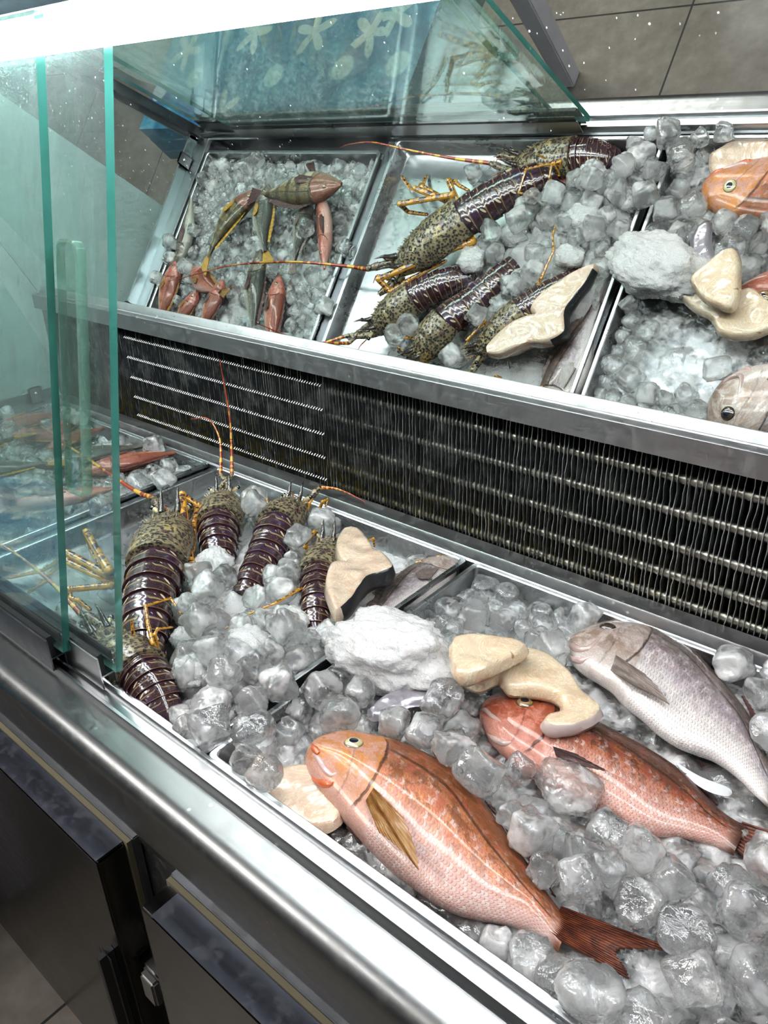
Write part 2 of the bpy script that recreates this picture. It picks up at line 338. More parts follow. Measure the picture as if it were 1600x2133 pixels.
def glass_door(x0, x1, y, zb, shoe_in):
    bm = BM(); lean_box(bm, x0, x1, y, zb, .668, -.0045, .0045); bm.normal_update()
    for f in bm.faces:
        if abs(f.normal.dot(DN)) < .9: f.material_index = 1
    d = P('sliding_glass_door', bm, [PANE, EDGE], smooth=False)
    bm = BM(); s0 = x1 - shoe_in
    box(bm, x0, s0, y - .0135, y - .0115, zb - .030, zb + .014); box(bm, x0, s0, y + .0045, y + .0062, zb - .030, zb + .002)
    box(bm, x0, s0, y - .0115, y + .0045, zb - .014, zb - .012)
    P('door_shoe', bm, STEEL_DK if y < .33 else STEEL, d, 30)
    bm = BM(); box(bm, x0, s0 - .002, y - .0112, y - .0048, zb - .0118, zb + .017); box(bm, x0, s0 - .001, y + .0048, y + .0062, zb + .003, zb + .016); P('rubber_seal', bm, BLACK, d)
    return d
d1 = glass_door(-1.81, -.784, .3215, .9235, .018); d2 = glass_door(-1.66, -.7003, .3405, .9235, .022)
# clear glass pull on the inner door
def rrect(w_, h_, r, n=6):
    out = []
    for cx_, cy_, a0 in ((w_ / 2 - r, h_ / 2 - r, 0), (-w_ / 2 + r, h_ / 2 - r, 90), (-w_ / 2 + r, -h_ / 2 + r, 180), (w_ / 2 - r, -h_ / 2 + r, 270)):
        for k in range(n + 1): a = math.radians(a0 + 90 * k / n); out.append((cx_ + r * math.cos(a), cy_ + r * math.sin(a)))
    return out
hc = Vector((-.7585, .3405, .9235)) + DL * .334
bm = BM(); R1 = rrect(.040, .266, .012); R2 = rrect(.034, .260, .009)
def hp(x, h, n): return hc + Vector((x, 0, 0)) + DL * h + DN * n
rings = [[bm.verts.new(hp(x, h, -.0048)) for x, h in R1], [bm.verts.new(hp(x, h, -.0145)) for x, h in R1], [bm.verts.new(hp(x, h, -.0155)) for x, h in R2]]
n = len(R1)
for a, b_ in zip(rings, rings[1:]):
    for k in range(n): bm.faces.new((a[k], a[(k + 1) % n], b_[(k + 1) % n], b_[k])).material_index = 1
bm.faces.new(rings[0]); bm.faces.new(rings[-1])
HR = edge_mat(); HR.name = 'green_handle_rim'
HRM = NB('pale_green_handle_rim'); HRM = HRM.done(HRM.mixs(.55, HRM.n('BsdfTransparent', {'Color': (.75, .95, .85)}), HRM.pr(col=(.38, .68, .56), rough=.12, trans=.4)))
P('glass_handle', bm, [HANDLE, HRM], d2, 50)
# lamp under the canopy
lamp = thing('fluorescent_light_fixture', (-.6, .51, 1.60), 'long glowing white fluorescent light fixture under the steel canopy', 'light fixture')
LM = NB('glowing_diffuser'); LM = LM.done(LM.n('Emission', {'Color': (.97, .985, 1), 'Strength': LAMP_STRENGTH}))
bm = BM(); box(bm, XL + .05, XR - .02, .492, .528, 1.5575, 1.612, bev=.006); obj('diffuser', bm, LM, lamp)
bm = BM(); box(bm, XL + .04, XR - .01, .485, .535, 1.612, 1.6345); obj('housing', bm, plain('white_enamel', (.8, .8, .8), .4), lamp, False)
# ------------------------------------------------------------------ trays
def tray(x0, x1, y0, y1, label):
    zt, zb = .88, .840; bm = BM()
    def ring(ins, z, r=.008):
        pts = [((x0 + x1) / 2 + a, (y0 + y1) / 2 + b_) for a, b_ in rrect(x1 - x0 - 2 * ins, y1 - y0 - 2 * ins, r, 3)]
        return [bm.verts.new((x, y, z)) for x, y in pts]
    R_ = [ring(.0005, zt - .007), ring(0, zt - .001), ring(.001, zt), ring(.006, zt), ring(.0075, zt - .0015), ring(.0095, zb + .006), ring(.014, zb)]
    lo = [ring(.0005, zt - .0075), ring(.0065, zt - .008), ring(.0085, zb), ring(.013, zb - .002)]
    nn_ = len(R_[0])
    for S_ in (R_, lo):
        for a, b_ in zip(S_, S_[1:]):
            for k in range(nn_): bm.faces.new((a[k], a[(k + 1) % nn_], b_[(k + 1) % nn_], b_[k]))
    for k in range(nn_): bm.faces.new((R_[0][k], R_[0][(k + 1) % nn_], lo[0][(k + 1) % nn_], lo[0][k]))
    bm.faces.new(R_[-1]); bm.faces.new(lo[-1])
    o = obj('food_tray', bm, STEEL_TRAY, None, 35, loc=((x0 + x1) / 2, (y0 + y1) / 2, zb - .002))
    return tag(o, label, 'tray', 'steel trays let into the counter')
TR = [(-1.800, -1.198, .372, .8605), (-1.167, -.5705, .344, .8605), (-.5565, .046, .344, .8605)]
tray(*TR[0], 'steel tray with small rockfish on ice at the far end')
tray(*TR[1], 'steel tray holding the spiny lobsters, middle of the row')
tray(*TR[2], 'steel tray holding the three big sea breams on ice')
bm = BM(); box(bm, .07, XR - .05, .344, .8605, .868, .878, bev=.001); P('well_cover', bm, STEEL)
bm = BM(); box(bm, -1.196, -1.169, .345, .86, .855, .869); P('well_divider', bm, STEEL_DK)
# ------------------------------------------------------------------ table in front, seen in the mirror
GREYL = plain('grey_painted_leg', (.80, .78, .86), .45)
tb = thing('dining_table', (-1.85, -.15, 0), 'grey legged table in front of the counter, seen in the mirror', 'table')
bm = BM(); box(bm, -2.37, -1.335, -.485, .20, .715, .745, bev=.004); obj('tabletop', bm, GREYL, tb)
for x, y in ((-1.385, -.435), (-2.32, -.435), (-1.385, .15), (-2.32, .15)):
    bm = BM(); hexa(bm, [(x - .028, y - .028, 0), (x + .028, y - .028, 0), (x + .028, y + .028, 0), (x - .028, y + .028, 0), (x - .036, y - .036, .714), (x + .036, y - .036, .714), (x + .036, y + .036, .714), (x - .036, y + .036, .714)])
    bmesh.ops.bevel(bm, geom=bm.edges[:], offset=.004, segments=2, affect='EDGES'); obj('leg', bm, GREYL, tb)
def seabed_mat():
    b = NB('seabed_print'); v = b.co(); vv = b.n('Mapping', {'Vector': v, 'Scale': (1, 1, 1)})
    n = b.noise(vv, 5., 6., .65, dist=.6); n2 = b.noise(vv, 28., 4., .6)
    c = b.ramp(b.ma('ADD', b.ma('MULTIPLY', n, .7), b.ma('MULTIPLY', n2, .3)), [(.32, (.004, .035, .10)), (.45, (.008, .10, .22)), (.56, (.025, .20, .33)), (.68, (.18, .36, .42))])
    k = b.nt.nodes.new('ShaderNodeTexVoronoi'); k.inputs['Scale'].default_value = 5.2; k.inputs['Randomness'].default_value = .75; k.voronoi_dimensions = '2D'
    b.nt.links.new(vv, k.inputs['Vector'])
    d = b.vm('SUBTRACT', vv, k.outputs['Position']); s = b.sep(d); rr = b.ma('SQRT', b.ma('ADD', b.ma('MULTIPLY', s[0], s[0]), b.ma('MULTIPLY', s[1], s[1])))
    hue = b.sep(k.outputs['Color'])
    an = b.ma('ADD', b.ma('ARCTAN2', s[1], s[0]), b.ma('MULTIPLY', hue[0], 6.3))
    star = b.ma('ADD', .30, b.ma('MULTIPLY', .75, b.ma('POWER', b.ma('ABSOLUTE', b.ma('COSINE', b.ma('MULTIPLY', an, 2.5))), 2.2)))
    R_ = b.ma('MULTIPLY', star, .072)
    isstar = b.ma('MULTIPLY', b.sm(b.ma('SUBTRACT', R_, rr), -.002, .004), b.ma('GREATER_THAN', hue[1], .35))
    shell = b.ma('MULTIPLY', b.sm(b.ma('SUBTRACT', .035, rr), -.003, .003), b.ma('LESS_THAN', hue[1], .35))
    c = b.mix(b.ma('MULTIPLY', isstar, .75), c, b.mix(n2, (.55, .50, .42), (.70, .74, .70)))
    c = b.mix(b.ma('MULTIPLY', shell, .6), c, (.60, .70, .66))
    return b.done(b.pr(col=c, rough=.35))
bm = BM(); X0, X1, Y0, Y1 = -2.385, -1.32, -.50, .215; nx, ny = 36, 26
def cl(i, j):
    x = X0 - .0 + (X1 - X0) * i / nx; y = Y0 + (Y1 - Y0) * j / ny; return x, y
g = {}
for i in range(-3, nx + 4):
    for j in range(-3, ny + 4):
        ci, cj = min(max(i, 0), nx), min(max(j, 0), ny); x, y = cl(ci, cj); di = abs(i - ci); dj = abs(j - cj)
        if di and dj: k_ = max(di, dj)
        else: k_ = di + dj
        sx_ = (1 if i > nx else -1 if i < 0 else 0); sy_ = (1 if j > ny else -1 if j < 0 else 0)
        wv = .008 * math.sin((x + y) * 34) * k_ / 3
        g[i, j] = bm.verts.new((x + sx_ * (.003 * k_ + wv), y + sy_ * (.003 * k_ + (wv if not sy_ > 0 else 0)), .7475 - k_ * .05 + .001 * math.sin(x * 30) * math.sin(y * 27)))
for i in range(-3, nx + 3):
    for j in range(-3, ny + 3): bm.faces.new((g[i, j], g[i + 1, j], g[i + 1, j + 1], g[i, j + 1]))
o = obj('tablecloth', bm, seabed_mat(), None, True, loc=(-1.85, -.15, .747)); tag(o, 'blue seabed printed oilcloth with starfish on the table', 'tablecloth')
m_ = o.modifiers.new('thickness', 'SOLIDIFY'); m_.thickness = .0008
# ------------------------------------------------------------------ fish
def fish_mat(name, back, mid, belly, head, cheek, seed=0., gold=.5, spk=(.2, .1, .08), silver=.5, scale_n=(78, 27), lat=.33, band=0., mott=.8):
    b = NB(name); uv = b.co('UV'); s = b.sep(uv); u, v = s[0], s[1]; ob = b.co(); HD = .275
    n1 = b.noise(b.mapp(uv, (6, 4, 1), loc=(seed, 0, 0)), 2., 5., .65); n2 = b.noise(b.mapp(uv, (40, 22, 1), loc=(0, seed, 0)), 2., 3., .6)
    vn = b.ma('ADD', v, b.ma('MULTIPLY', b.ma('SUBTRACT', n1, .5), .35))
    body = b.ramp(vn, [(.02, tuple(x * .55 for x in back)), (.36, back), (.52, mid), (.70, belly), (1., belly)])
    # overlapping scales: rows of arcs
    su = b.ma('MULTIPLY', u, float(scale_n[0])); sv = b.ma('MULTIPLY', v, float(scale_n[1]))
    row = b.ma('FLOOR', sv); su2 = b.ma('ADD', su, b.ma('MULTIPLY', b.ma('MODULO', row, 2.), .5))
    wob = b.ma('MULTIPLY', b.ma('SUBTRACT', n2, .5), .5)
    fv = b.ma('SUBTRACT', b.ma('FRACT', sv), .5); xx = b.ma('ADD', b.ma('ADD', su2, wob), b.ma('MULTIPLY', b.ma('MULTIPLY', fv, fv), 2.2))
    arc = b.ma('FRACT', xx)     # saw-tooth along the body, bowed
    cell = b.n('TexWhiteNoise', {'Vector': b.comb(b.ma('FLOOR', xx), row)}, o=0)
    dome = b.ma('SUBTRACT', 1., b.ma('MULTIPLY', b.ma('MULTIPLY', fv, fv), 3.6)); edge = b.ma('MULTIPLY', b.sm(arc, .66, .95), dome)
    inbody = b.ma('MULTIPLY', b.sm(b.ma('ADD', u, b.ma('MULTIPLY', v, -.04)), HD, HD + .03), b.sm(u, .985, .94))
    sp = b.ma('MULTIPLY', b.ma('MULTIPLY', b.sm(n1, .38, .62), b.sm(v, .86, .35)), inbody)
    body = b.mix(b.ma('MULTIPLY', b.sm(cell, .45, .9), b.ma('MULTIPLY', sp, gold)), body, spk)
    body = b.mix(b.ma('MULTIPLY', b.sm(cell, .35, .05), b.ma('MULTIPLY', b.sm(vn, .22, .55), .55 * silver)), body, (.80, .74, .71))
    body = b.mix(b.ma('MULTIPLY', edge, b.ma('MULTIPLY', inbody, .75)), body, tuple(x * .45 for x in mid))
    bl_ = b.noise(b.mapp(uv, (13, 6.5, 1), loc=(seed * 2, 1, 0)), 1.6, 5., .7)
    body = b.mix(b.ma('MULTIPLY', b.ma('MULTIPLY', b.sm(bl_, .48, .58), b.sm(v, .74, .42)), b.ma('MULTIPLY', inbody, mott)), body, tuple(x * .75 for x in back))
    body = b.mix(b.ma('MULTIPLY', b.ma('MULTIPLY', b.sm(v, .42, .28), b.sm(cell, .2, .6)), b.ma('MULTIPLY', inbody, mott)), body, tuple(x * .9 for x in back))
    body = b.mix(b.ma('MULTIPLY', b.ma('MULTIPLY', b.sm(bl_, .47, .38), b.sm(v, .85, .5)), b.ma('MULTIPLY', inbody, mott * .7)), body, tuple(x * y for x, y in zip(mid, (.75, .45, .5))))
    # lateral line
    lv = b.ma('ABSOLUTE', b.ma('SUBTRACT', v, b.ma('ADD', lat, b.ma('MULTIPLY', b.ma('POWER', b.ma('SUBTRACT', u, .25), 2.), .35))))
    body = b.mix(b.ma('MULTIPLY', b.ma('MULTIPLY', b.sm(lv, .017, .006), inbody), .8), body, tuple(x * .22 for x in back))
    if band:
        bd = b.sm(b.ma('SINE', b.ma('MULTIPLY', b.ma('ADD', u, b.ma('MULTIPLY', n1, .08)), 42.)), .1, .7)
        body = b.mix(b.ma('MULTIPLY', bd, band), body, tuple(x * .3 for x in back))
    # head plates
    hn = b.noise(b.mapp(uv, (9, 5, 1), loc=(seed, seed, 0)), 1.6, 5., .7, dist=.8)
    hc_ = b.mix(b.sm(hn, .42, .6), head, cheek); hc_ = b.mix(b.sm(v, .55, .9), hc_, tuple(.5 * x + .5 * y for x, y in zip(belly, cheek)))
    hs = b.sm(b.vor(b.mapp(uv, (150, 75, 1)), 1.), .2, .7)
    hc_ = b.mix(b.ma('MULTIPLY', hs, .25), hc_, tuple(x * .5 for x in head))
    c = b.mix(b.sm(b.ma('ADD', u, b.ma('MULTIPLY', v, -.04)), HD - .01, HD + .02), hc_, body)
    # gill cover crease and cheek creases
    g = b.ma('ABSOLUTE', b.ma('SUBTRACT', u, b.ma('ADD', .205, b.ma('ADD', b.ma('MULTIPLY', b.ma('SINE', b.ma('MULTIPLY', v, 3.6)), .085), b.ma('MULTIPLY', n1, .03)))))
    gl = b.ma('MULTIPLY', b.sm(g, .0085, .001), b.ma('MULTIPLY', b.sm(v, .16, .24), b.sm(v, .86, .76)))
    g2 = b.ma('ABSOLUTE', b.ma('SUBTRACT', u, b.ma('ADD', .11, b.ma('ADD', b.ma('MULTIPLY', b.ma('SINE', b.ma('MULTIPLY', v, 3.1)), .07), b.ma('MULTIPLY', n1, .03)))))
    gl2 = b.ma('MULTIPLY', b.sm(g2, .006, .001), b.ma('MULTIPLY', b.sm(v, .38, .46), b.sm(v, .9, .8)))
    gg = b.ma('MAXIMUM', gl, b.ma('MULTIPLY', gl2, .35))
    c = b.mix(b.ma('MULTIPLY', gg, .85), c, tuple(x * .25 for x in back))
    c = b.mix(b.sm(u, .95, 1.), c, tuple(x * .8 for x in back))
    h = b.ma('ADD', b.ma('MULTIPLY', b.ma('MULTIPLY', b.ma('MULTIPLY', arc, dome), inbody), .8), b.ma('ADD', b.ma('MULTIPLY', n2, .25), b.ma('MULTIPLY', gg, -1.6)))
    met = b.ma('MULTIPLY', b.ma('ADD', .06, b.ma('MULTIPLY', b.sm(cell, .6, .9), .4)), silver)
    return b.done(b.pr(col=c, rough=b.ma('ADD', .27, b.ma('MULTIPLY', cell, .2)), metal=met, spec=.3, coat=.3, coatr=.07, sss=.06, ssss=.01, nrm=b.bump(h, .75, .0009)))
def fin_membrane(name, c0, c1, rays=26., tr=.25):
    b = NB(name); uv = b.co('UV'); s = b.sep(uv); n = b.noise(b.mapp(uv, (3, 30, 1)), 2., 3.)
    st = b.ma('ADD', .5, b.ma('MULTIPLY', .5, b.ma('SINE', b.ma('MULTIPLY', b.ma('ADD', s[1], b.ma('MULTIPLY', n, .03)), rays * 6.283))))
    n9 = b.noise(b.mapp(uv, (2.2, 1.3, 1)), 2., 4., .6); c = b.mix(b.ma('MULTIPLY', st, .4), b.mix(b.sm(n9, .35, .65), c0, c1), tuple(x * .4 for x in c0))
    p = b.pr(col=c, rough=.3, coat=.4, nrm=b.bump(st, .6, .0008))
    return b.done(b.mixs(tr, p, b.n('BsdfTranslucent', {'Color': c})))
def iris(name, ring, gap):
    b = NB(name); s = b.sep(b.co('UV')); r = s[0]
    c = b.ramp(r, [(.0, (.005, .008, .02)), (.44, (.005, .008, .02)), (.48, gap), (.60, ring), (.80, ring), (.9, tuple(x * .5 for x in ring)), (1., (.03, .02, .02))])
    return b.done(b.pr(col=c, rough=.08, coat=1., coatr=.02))
def sect_fish(bm, secs, zc, th, roll=0., nl=64, na=28, shrink=.94, zs=None):
    """secs: list of (dorsal px, ventral px) on the plane z = zc; th: half thickness along the body"""
    T, B = [], []
    for a, b_ in secs:
        T.append(at(*a, z=zc) if len(a) == 2 else Vector(a)); B.append(at(*b_, z=zc) if len(b_) == 2 else Vector(b_))
    T = cr(T, nl * 4); B = cr(B, nl * 4); M_ = [(a + b_) / 2 for a, b_ in zip(T, B)]; D_ = [0.]
    for a, b_ in zip(M_, M_[1:]): D_.append(D_[-1] + (b_ - a).length)
    idx = []; j = 0; NT = len(secs)
    for i in range(nl):
        t_ = i / (nl - 1); t_ = t_ if t_ > .12 else t_
        while j < len(D_) - 2 and D_[j + 1] < t_ * D_[-1]: j += 1
        idx.append(j if i < nl - 1 else len(D_) - 1)
    T0, B0 = T, B; T = [T0[j] for j in idx]; B = [B0[j] for j in idx]; SIDX = [j / (len(D_) - 1) for j in idx]; ul = bm.loops.layers.uv.verify(); rings = []
    for i in range(nl):
        u = i / (nl - 1); m_ = (T[i] + B[i]) / 2; d = (T[i] - B[i]) / 2 * shrink; t = lerpl(th, SIDX[i])
        z = lerpl(zs, SIDX[i]) if zs else 0.; m_ = m_ + Vector((0, 0, z))
        ro = lerpl(roll, u) if isinstance(roll, list) else roll
        ax = Vector((-d.y, d.x, 0)); 
        q = Quaternion((secs_dir(T, B, i)), ro); dn = q @ d; up = q @ Vector((0, 0, 1)) * t
        ring = []
        for k in range(na):
            a = 2 * math.pi * k / na; ca, sa = math.cos(a), math.sin(a)
            f = 1 - .12 * abs(math.sin(2 * a)) if u < .9 else 1
            ring.append(bm.verts.new(m_ + dn * ca * (1.0) + up * math.copysign(abs(sa) ** .92, sa) * f))
        rings.append(ring)
    def vv(k): k = k % na; a = 2 * math.pi * k / na; return (1 - math.cos(a)) / 2
    for i in range(nl - 1):
        for k in range(na):
            j = (k + 1) % na; f = bm.faces.new((rings[i][k], rings[i][j], rings[i + 1][j], rings[i + 1][k]))
            for l, (a, b_) in zip(f.loops, ((i, k), (i, j), (i + 1, j), (i + 1, k))):
                av = 2 * math.pi * (b_ % na) / na; l[ul].uv = (a / (nl - 1), math.acos(max(-1, min(1, math.cos(av)))) / math.pi)
    for r, flip in ((rings[0], 1), (rings[-1], 0)):
        c = sum((v.co for v in r), Vector()) / na; cv = bm.verts.new(c)
        for k in range(na):
            f = bm.faces.new((r[k], r[(k + 1) % na], cv))
            for l in f.loops: l[ul].uv = (0 if flip else 1, .5)
    bm.normal_update(); return T, B
def secs_dir(T, B, i):
    a = (T[max(i - 1, 0)] + B[max(i - 1, 0)]); b_ = (T[min(i + 1, len(T) - 1)] + B[min(i + 1, len(T) - 1)]); return (b_ - a).normalized()
def fan(bm, base0, base1, tips, nrm_, thick=.0009, nu=10, nvper=4, bulge=0.):
    """a fin: base edge base0..base1, tips = outer polyline; a solid ribbed sheet"""
    base0, base1 = Vector(base0), Vector(base1); Tp = cr([Vector(t) for t in tips], max(3, (len(tips) - 1) * nvper + 1)); nv = len(Tp)
    ul = bm.loops.layers.uv.verify(); nrm_ = Vector(nrm_).normalized(); G = []
    for sgn in (1, -1):
        g_ = []
        for j in range(nv):
            b_ = base0.lerp(base1, j / (nv - 1)); row = []
            for i in range(nu + 1):
                t = i / nu; p = b_.lerp(Tp[j], t)
                rib = thick * (1 - .6 * t) * (1 + .5 * math.cos(j * math.pi))
                jag = 0 if i < nu else (.003 if j % 2 else 0)
                row.append(bm.verts.new(p + nrm_ * (sgn * rib + bulge * math.sin(math.pi * t) * (b_ - Tp[j]).length) - (Tp[j] - b_).normalized() * jag))
            g_.append(row)
        G.append(g_)
        for j in range(nv - 1):
            for i in range(nu):
                q = [(j, i), (j, i + 1), (j + 1, i + 1), (j + 1, i)]
                f = bm.faces.new([g_[a][c] for a, c in q])
                for l, (a, c) in zip(f.loops, q): l[ul].uv = (c / nu, a / (nv - 1))
    a, b_ = G
    for j in range(nv - 1):
        bm.faces.new((a[j][nu], a[j + 1][nu], b_[j + 1][nu], b_[j][nu])); bm.faces.new((a[j][0], a[j + 1][0], b_[j + 1][0], b_[j][0]))
    for i in range(nu):
        bm.faces.new((a[0][i], a[0][i + 1], b_[0][i + 1], b_[0][i])); bm.faces.new((a[-1][i], a[-1][i + 1], b_[-1][i + 1], b_[-1][i]))
def surf(bvh, px, py, off=0.):
    v = ray(px, py); h = bvh.ray_cast(CAM, v)
    if h[0] is None: return None, None
    nn_ = h[1] if h[1].dot(v) < 0 else -h[1]
    return h[0] + nn_ * off, nn_
def eye(root, pos, nrm_, r, mat_, flat=.45):
    bm = BM(); ul = bm.loops.layers.uv.verify(); n_ = nrm_.normalized(); t = n_.orthogonal().normalized(); b_ = n_.cross(t); rings = []
    K = 10
    for i in range(K + 1):
        a = math.pi / 2 * i / K; rr = math.sin(a) * r; h = math.cos(a) * r * flat
        rings.append([bm.verts.new(pos + n_ * (h - r * .12) + (t * math.cos(q) + b_ * math.sin(q)) * max(rr, 1e-5)) for q in [2 * math.pi * k / 20 for k in range(20)]])
    for i in range(K):
        for k in range(20):
            f = bm.faces.new((rings[i][k], rings[i][(k + 1) % 20], rings[i + 1][(k + 1) % 20], rings[i + 1][k]))
            for l, q in zip(f.loops, (i, i, i + 1, i + 1)): l[ul].uv = (math.sin(math.pi / 2 * q / K), 0)
    return obj('eye', bm, mat_, root)
def rope(root, name, bvh, pts, rad, mat_, off=0., seg=8, n=14):
    L = []
    for p in pts:
        q, nn_ = surf(bvh, *p, off)
        if q is not None: L.append(q)
    if len(L) < 2: return None
    bm = BM(); tube(bm, L, rad, seg=seg, n=n); return obj(name, bm, mat_, root)
RED = fish_mat('pink_sea_bream_skin', (.24, .075, .025), (.58, .22, .12), (.66, .43, .38), (.58, .23, .06), (.62, .34, .27), 1.3, gold=.5, spk=(.62, .27, .06), silver=.75)
RED2 = fish_mat('red_sea_bream_skin', (.085, .028, .014), (.34, .095, .05), (.64, .36, .30), (.34, .075, .03), (.58, .21, .15), 4.1, gold=.5, spk=(.55, .22, .05), silver=.65)
SILV = fish_mat('silver_sea_bream_skin', (.13, .09, .07), (.46, .40, .44), (.82, .77, .74), (.34, .24, .18), (.62, .52, .48), 7.7, gold=.45, spk=(.40, .27, .16), silver=1., lat=.34, mott=.45)
FIN_R = fin_membrane('red_tail_membrane', (.13, .035, .022), (.38, .11, .05), 34.); FIN_O = fin_membrane('amber_fin_membrane', (.52, .24, .06), (.80, .50, .20), 17., .42)
FIN_D = fin_membrane('dark_fin_membrane', (.10, .05, .05), (.22, .10, .09)); FIN_G = fin_membrane('grey_fin_membrane', (.24, .18, .16), (.40, .32, .28), 14.)
EYE_Y = iris('pale_yellow_ringed_eye', (.66, .60, .30), (.8, .78, .7)); EYE_R = iris('bronze_ringed_eye', (.30, .20, .08), (.45, .28, .15)); EYE_K = iris('dark_eye', (.06, .04, .03), (.10, .06, .05)); EYE_O = iris('orange_ringed_eye', (.75, .30, .04), (.7, .55, .3))
LIPP = plain('pale_pink_lip', (.72, .50, .48), .25, coat=.8, bumpsc=300); LIPO = plain('orange_lip', (.70, .14, .04), .25, coat=.8, bumpsc=300); LIPS = plain('mauve_lip', (.55, .40, .36), .25, coat=.8, bumpsc=300)
def ridge_mat(): return None
# --- the pink bream nearest the front rail
S1 = [((636, 1571), (636, 1592)), ((646, 1552), (640, 1608)), ((667, 1541), (646, 1621)), ((691, 1534), (660, 1645)), ((715, 1528), (680, 1671)), ((743, 1528), (700, 1694)), ((786, 1536), (724, 1724)), ((834, 1547), (753, 1758)), ((881, 1566), (786, 1794)),
      ((929, 1590), (822, 1828)), ((971, 1619), (860, 1856)), ((1015, 1674), (905, 1886)), ((1049, 1719), (952, 1906)), ((1082, 1764), (1005, 1915)), ((1116, 1813), (1055, 1920)), ((1148, 1858), (1105, 1932)), ((1172, 1882), (1140, 1952)), ((1198, 1893), (1163, 1970))]
f1 = thing('sea_bream', at(880, 1720, z=.852), 'large pink sea bream nearest the front rail, amber side fin and ringed pale eye', 'fish', 'whole sea breams on ice')
bm = BM(); th1 = [.006, .014, .020, .024, .027, .029, .030, .030, .030, .029, .027, .025, .022, .018, .014, .011, .008, .006]
sect_fish(bm, S1, .872, th1, roll=0., nl=84, na=36, zs=[-.004, 0, 0, 0, 0, -.002, -.006, -.012])
bv1 = BVHTree.FromBMesh(bm); obj('body', bm, RED, f1, 60)
q, n_ = surf(bv1, 737, 1547); eye(f1, q, n_, .0108, EYE_Y)
rope(f1, 'upper_lip', bv1, [(640, 1562), (652, 1570), (664, 1582), (675, 1600), (690, 1614), (704, 1608)], [.002, .0032, .0038, .0038, .003, .0012], LIPP, -.0015)
rope(f1, 'lower_lip', bv1, [(645, 1612), (655, 1625), (672, 1633), (690, 1632), (700, 1618)], [.002, .004, .005, .0042, .001], LIPO, -.0025)
rope(f1, 'snout_band', bv1, [(648, 1550), (655, 1560), (664, 1570)], [.002, .004, .003], LIPO, -.001)
a, na_ = surf(bv1, 778, 1642); b2, _ = surf(bv1, 762, 1668)
bm = BM(); fan(bm, a, b2, [at(842, 1705, z=.908), at(862, 1755, z=.908), at(874, 1812, z=.906), at(866, 1806, z=.906), at(846, 1782, z=.906), at(815, 1754, z=.906), at(790, 1736, z=.905)], na_, .0009, 14, 5, .02)
fo = obj('pectoral_fin', bm, FIN_O, f1)
bm = BM(); fan(bm, at(1010, 1668, z=.872), at(1158, 1868, z=.868), [at(1022, 1672, z=.872), at(1052, 1712, z=.872), at(1090, 1755, z=.872), at(1126, 1798, z=.872), at(1146, 1838, z=.870), at(1148, 1862, z=.868)], (0, 0, 1), .001, 6, 6)
obj('dorsal_fin', bm, FIN_D, f1)
bm = BM(); fan(bm, at(930, 1888, z=.858), at(1055, 1916, z=.858), [at(945, 1905, z=.850), at(985, 1926, z=.848), at(1030, 1938, z=.85), at(1062, 1934, z=.85), at(1064, 1922, z=.855)], (0, 0, 1), .0012, 5, 6); obj('anal_fin', bm, FIN_R, f1)
bm = BM(); fan(bm, at(722, 1722, z=.868), at(748, 1752, z=.865), [at(832, 1822, z=.858), at(800, 1806, z=.85), at(770, 1775, z=.848)], (.2, .3, 1), .001, 8, 5); obj('pelvic_fin', bm, FIN_D, f1)
def tail(root, P0, P1, top, fork, bot, z0, z1, mat_):
    bm = BM(); fan(bm, at(*P0, z=z0), at(*P1, z=z0), [at(*p, z=z0 + (z1 - z0) * min(1, i / 3)) for i, p in enumerate(top)][::1] + [at(*fork, z=z1)] + [at(*p, z=z1) for p in bot], (0, 0, 1), .0016, 14, 5); return obj('tail_fin', bm, mat_, root)
bm = BM(); fan(bm, at(1168, 1892, z=.866), at(1144, 1946, z=.866), [at(1412, 1981, z=.868), at(1372, 1979, z=.867), at(1335, 1978, z=.866), at(1296, 1978, z=.865), at(1284, 1988, z=.865), at(1298, 2010, z=.864), at(1306, 2024, z=.864), at(1312, 2041, z=.863)], (0, 0, 1), .0022, 18, 5)
obj('tail_fin', bm, FIN_R, f1)
# --- the darker red bream under the curved steak
S2 = [((999, 1477), (1000, 1492)), ((1015, 1455), (1008, 1515)), ((1040, 1446), (1018, 1538)), ((1070, 1442), (1035, 1560)), ((1110, 1446), (1060, 1585)), ((1150, 1460), (1095, 1612)), ((1200, 1482), (1140, 1640)), ((1250, 1508), (1190, 1665)), ((1290, 1530), (1235, 1687)),
      ((1330, 1550), (1278, 1708)), ((1370, 1572), (1322, 1730)), ((1410, 1597), (1366, 1740)), ((1450, 1632), (1412, 1742)), ((1495, 1677), (1456, 1748)), ((1530, 1700), (1500, 1760)), ((1558, 1710), (1530, 1774))]
f2 = thing('sea_bream', at(1250, 1600, z=.848), 'dark red sea bream lying under the curved pale steak, middle of three', 'fish', 'whole sea breams on ice')
bm = BM(); sect_fish(bm, S2, .868, [.006, .014, .020, .024, .026, .028, .028, .027, .026, .024, .022, .019, .015, .011, .008, .006], nl=80, na=34, zs=[-.004, 0, 0, 0, -.002, -.006])
bv2 = BVHTree.FromBMesh(bm); obj('body', bm, RED2, f2, 60)
q, n_ = surf(bv2, 1093, 1463); eye(f2, q, n_, .0105, EYE_R)
rope(f2, 'upper_lip', bv2, [(1001, 1478), (1010, 1478), (1024, 1490), (1040, 1500), (1052, 1512)], [.002, .003, .003, .002, .001], LIPS, -.0015)
rope(f2, 'lower_lip', bv2, [(1016, 1530), (1030, 1540), (1050, 1548), (1066, 1546)], [.002, .004, .004, .002], LIPS, -.0015)
a, na_ = surf(bv2, 1152, 1556); b2, _ = surf(bv2, 1158, 1575)
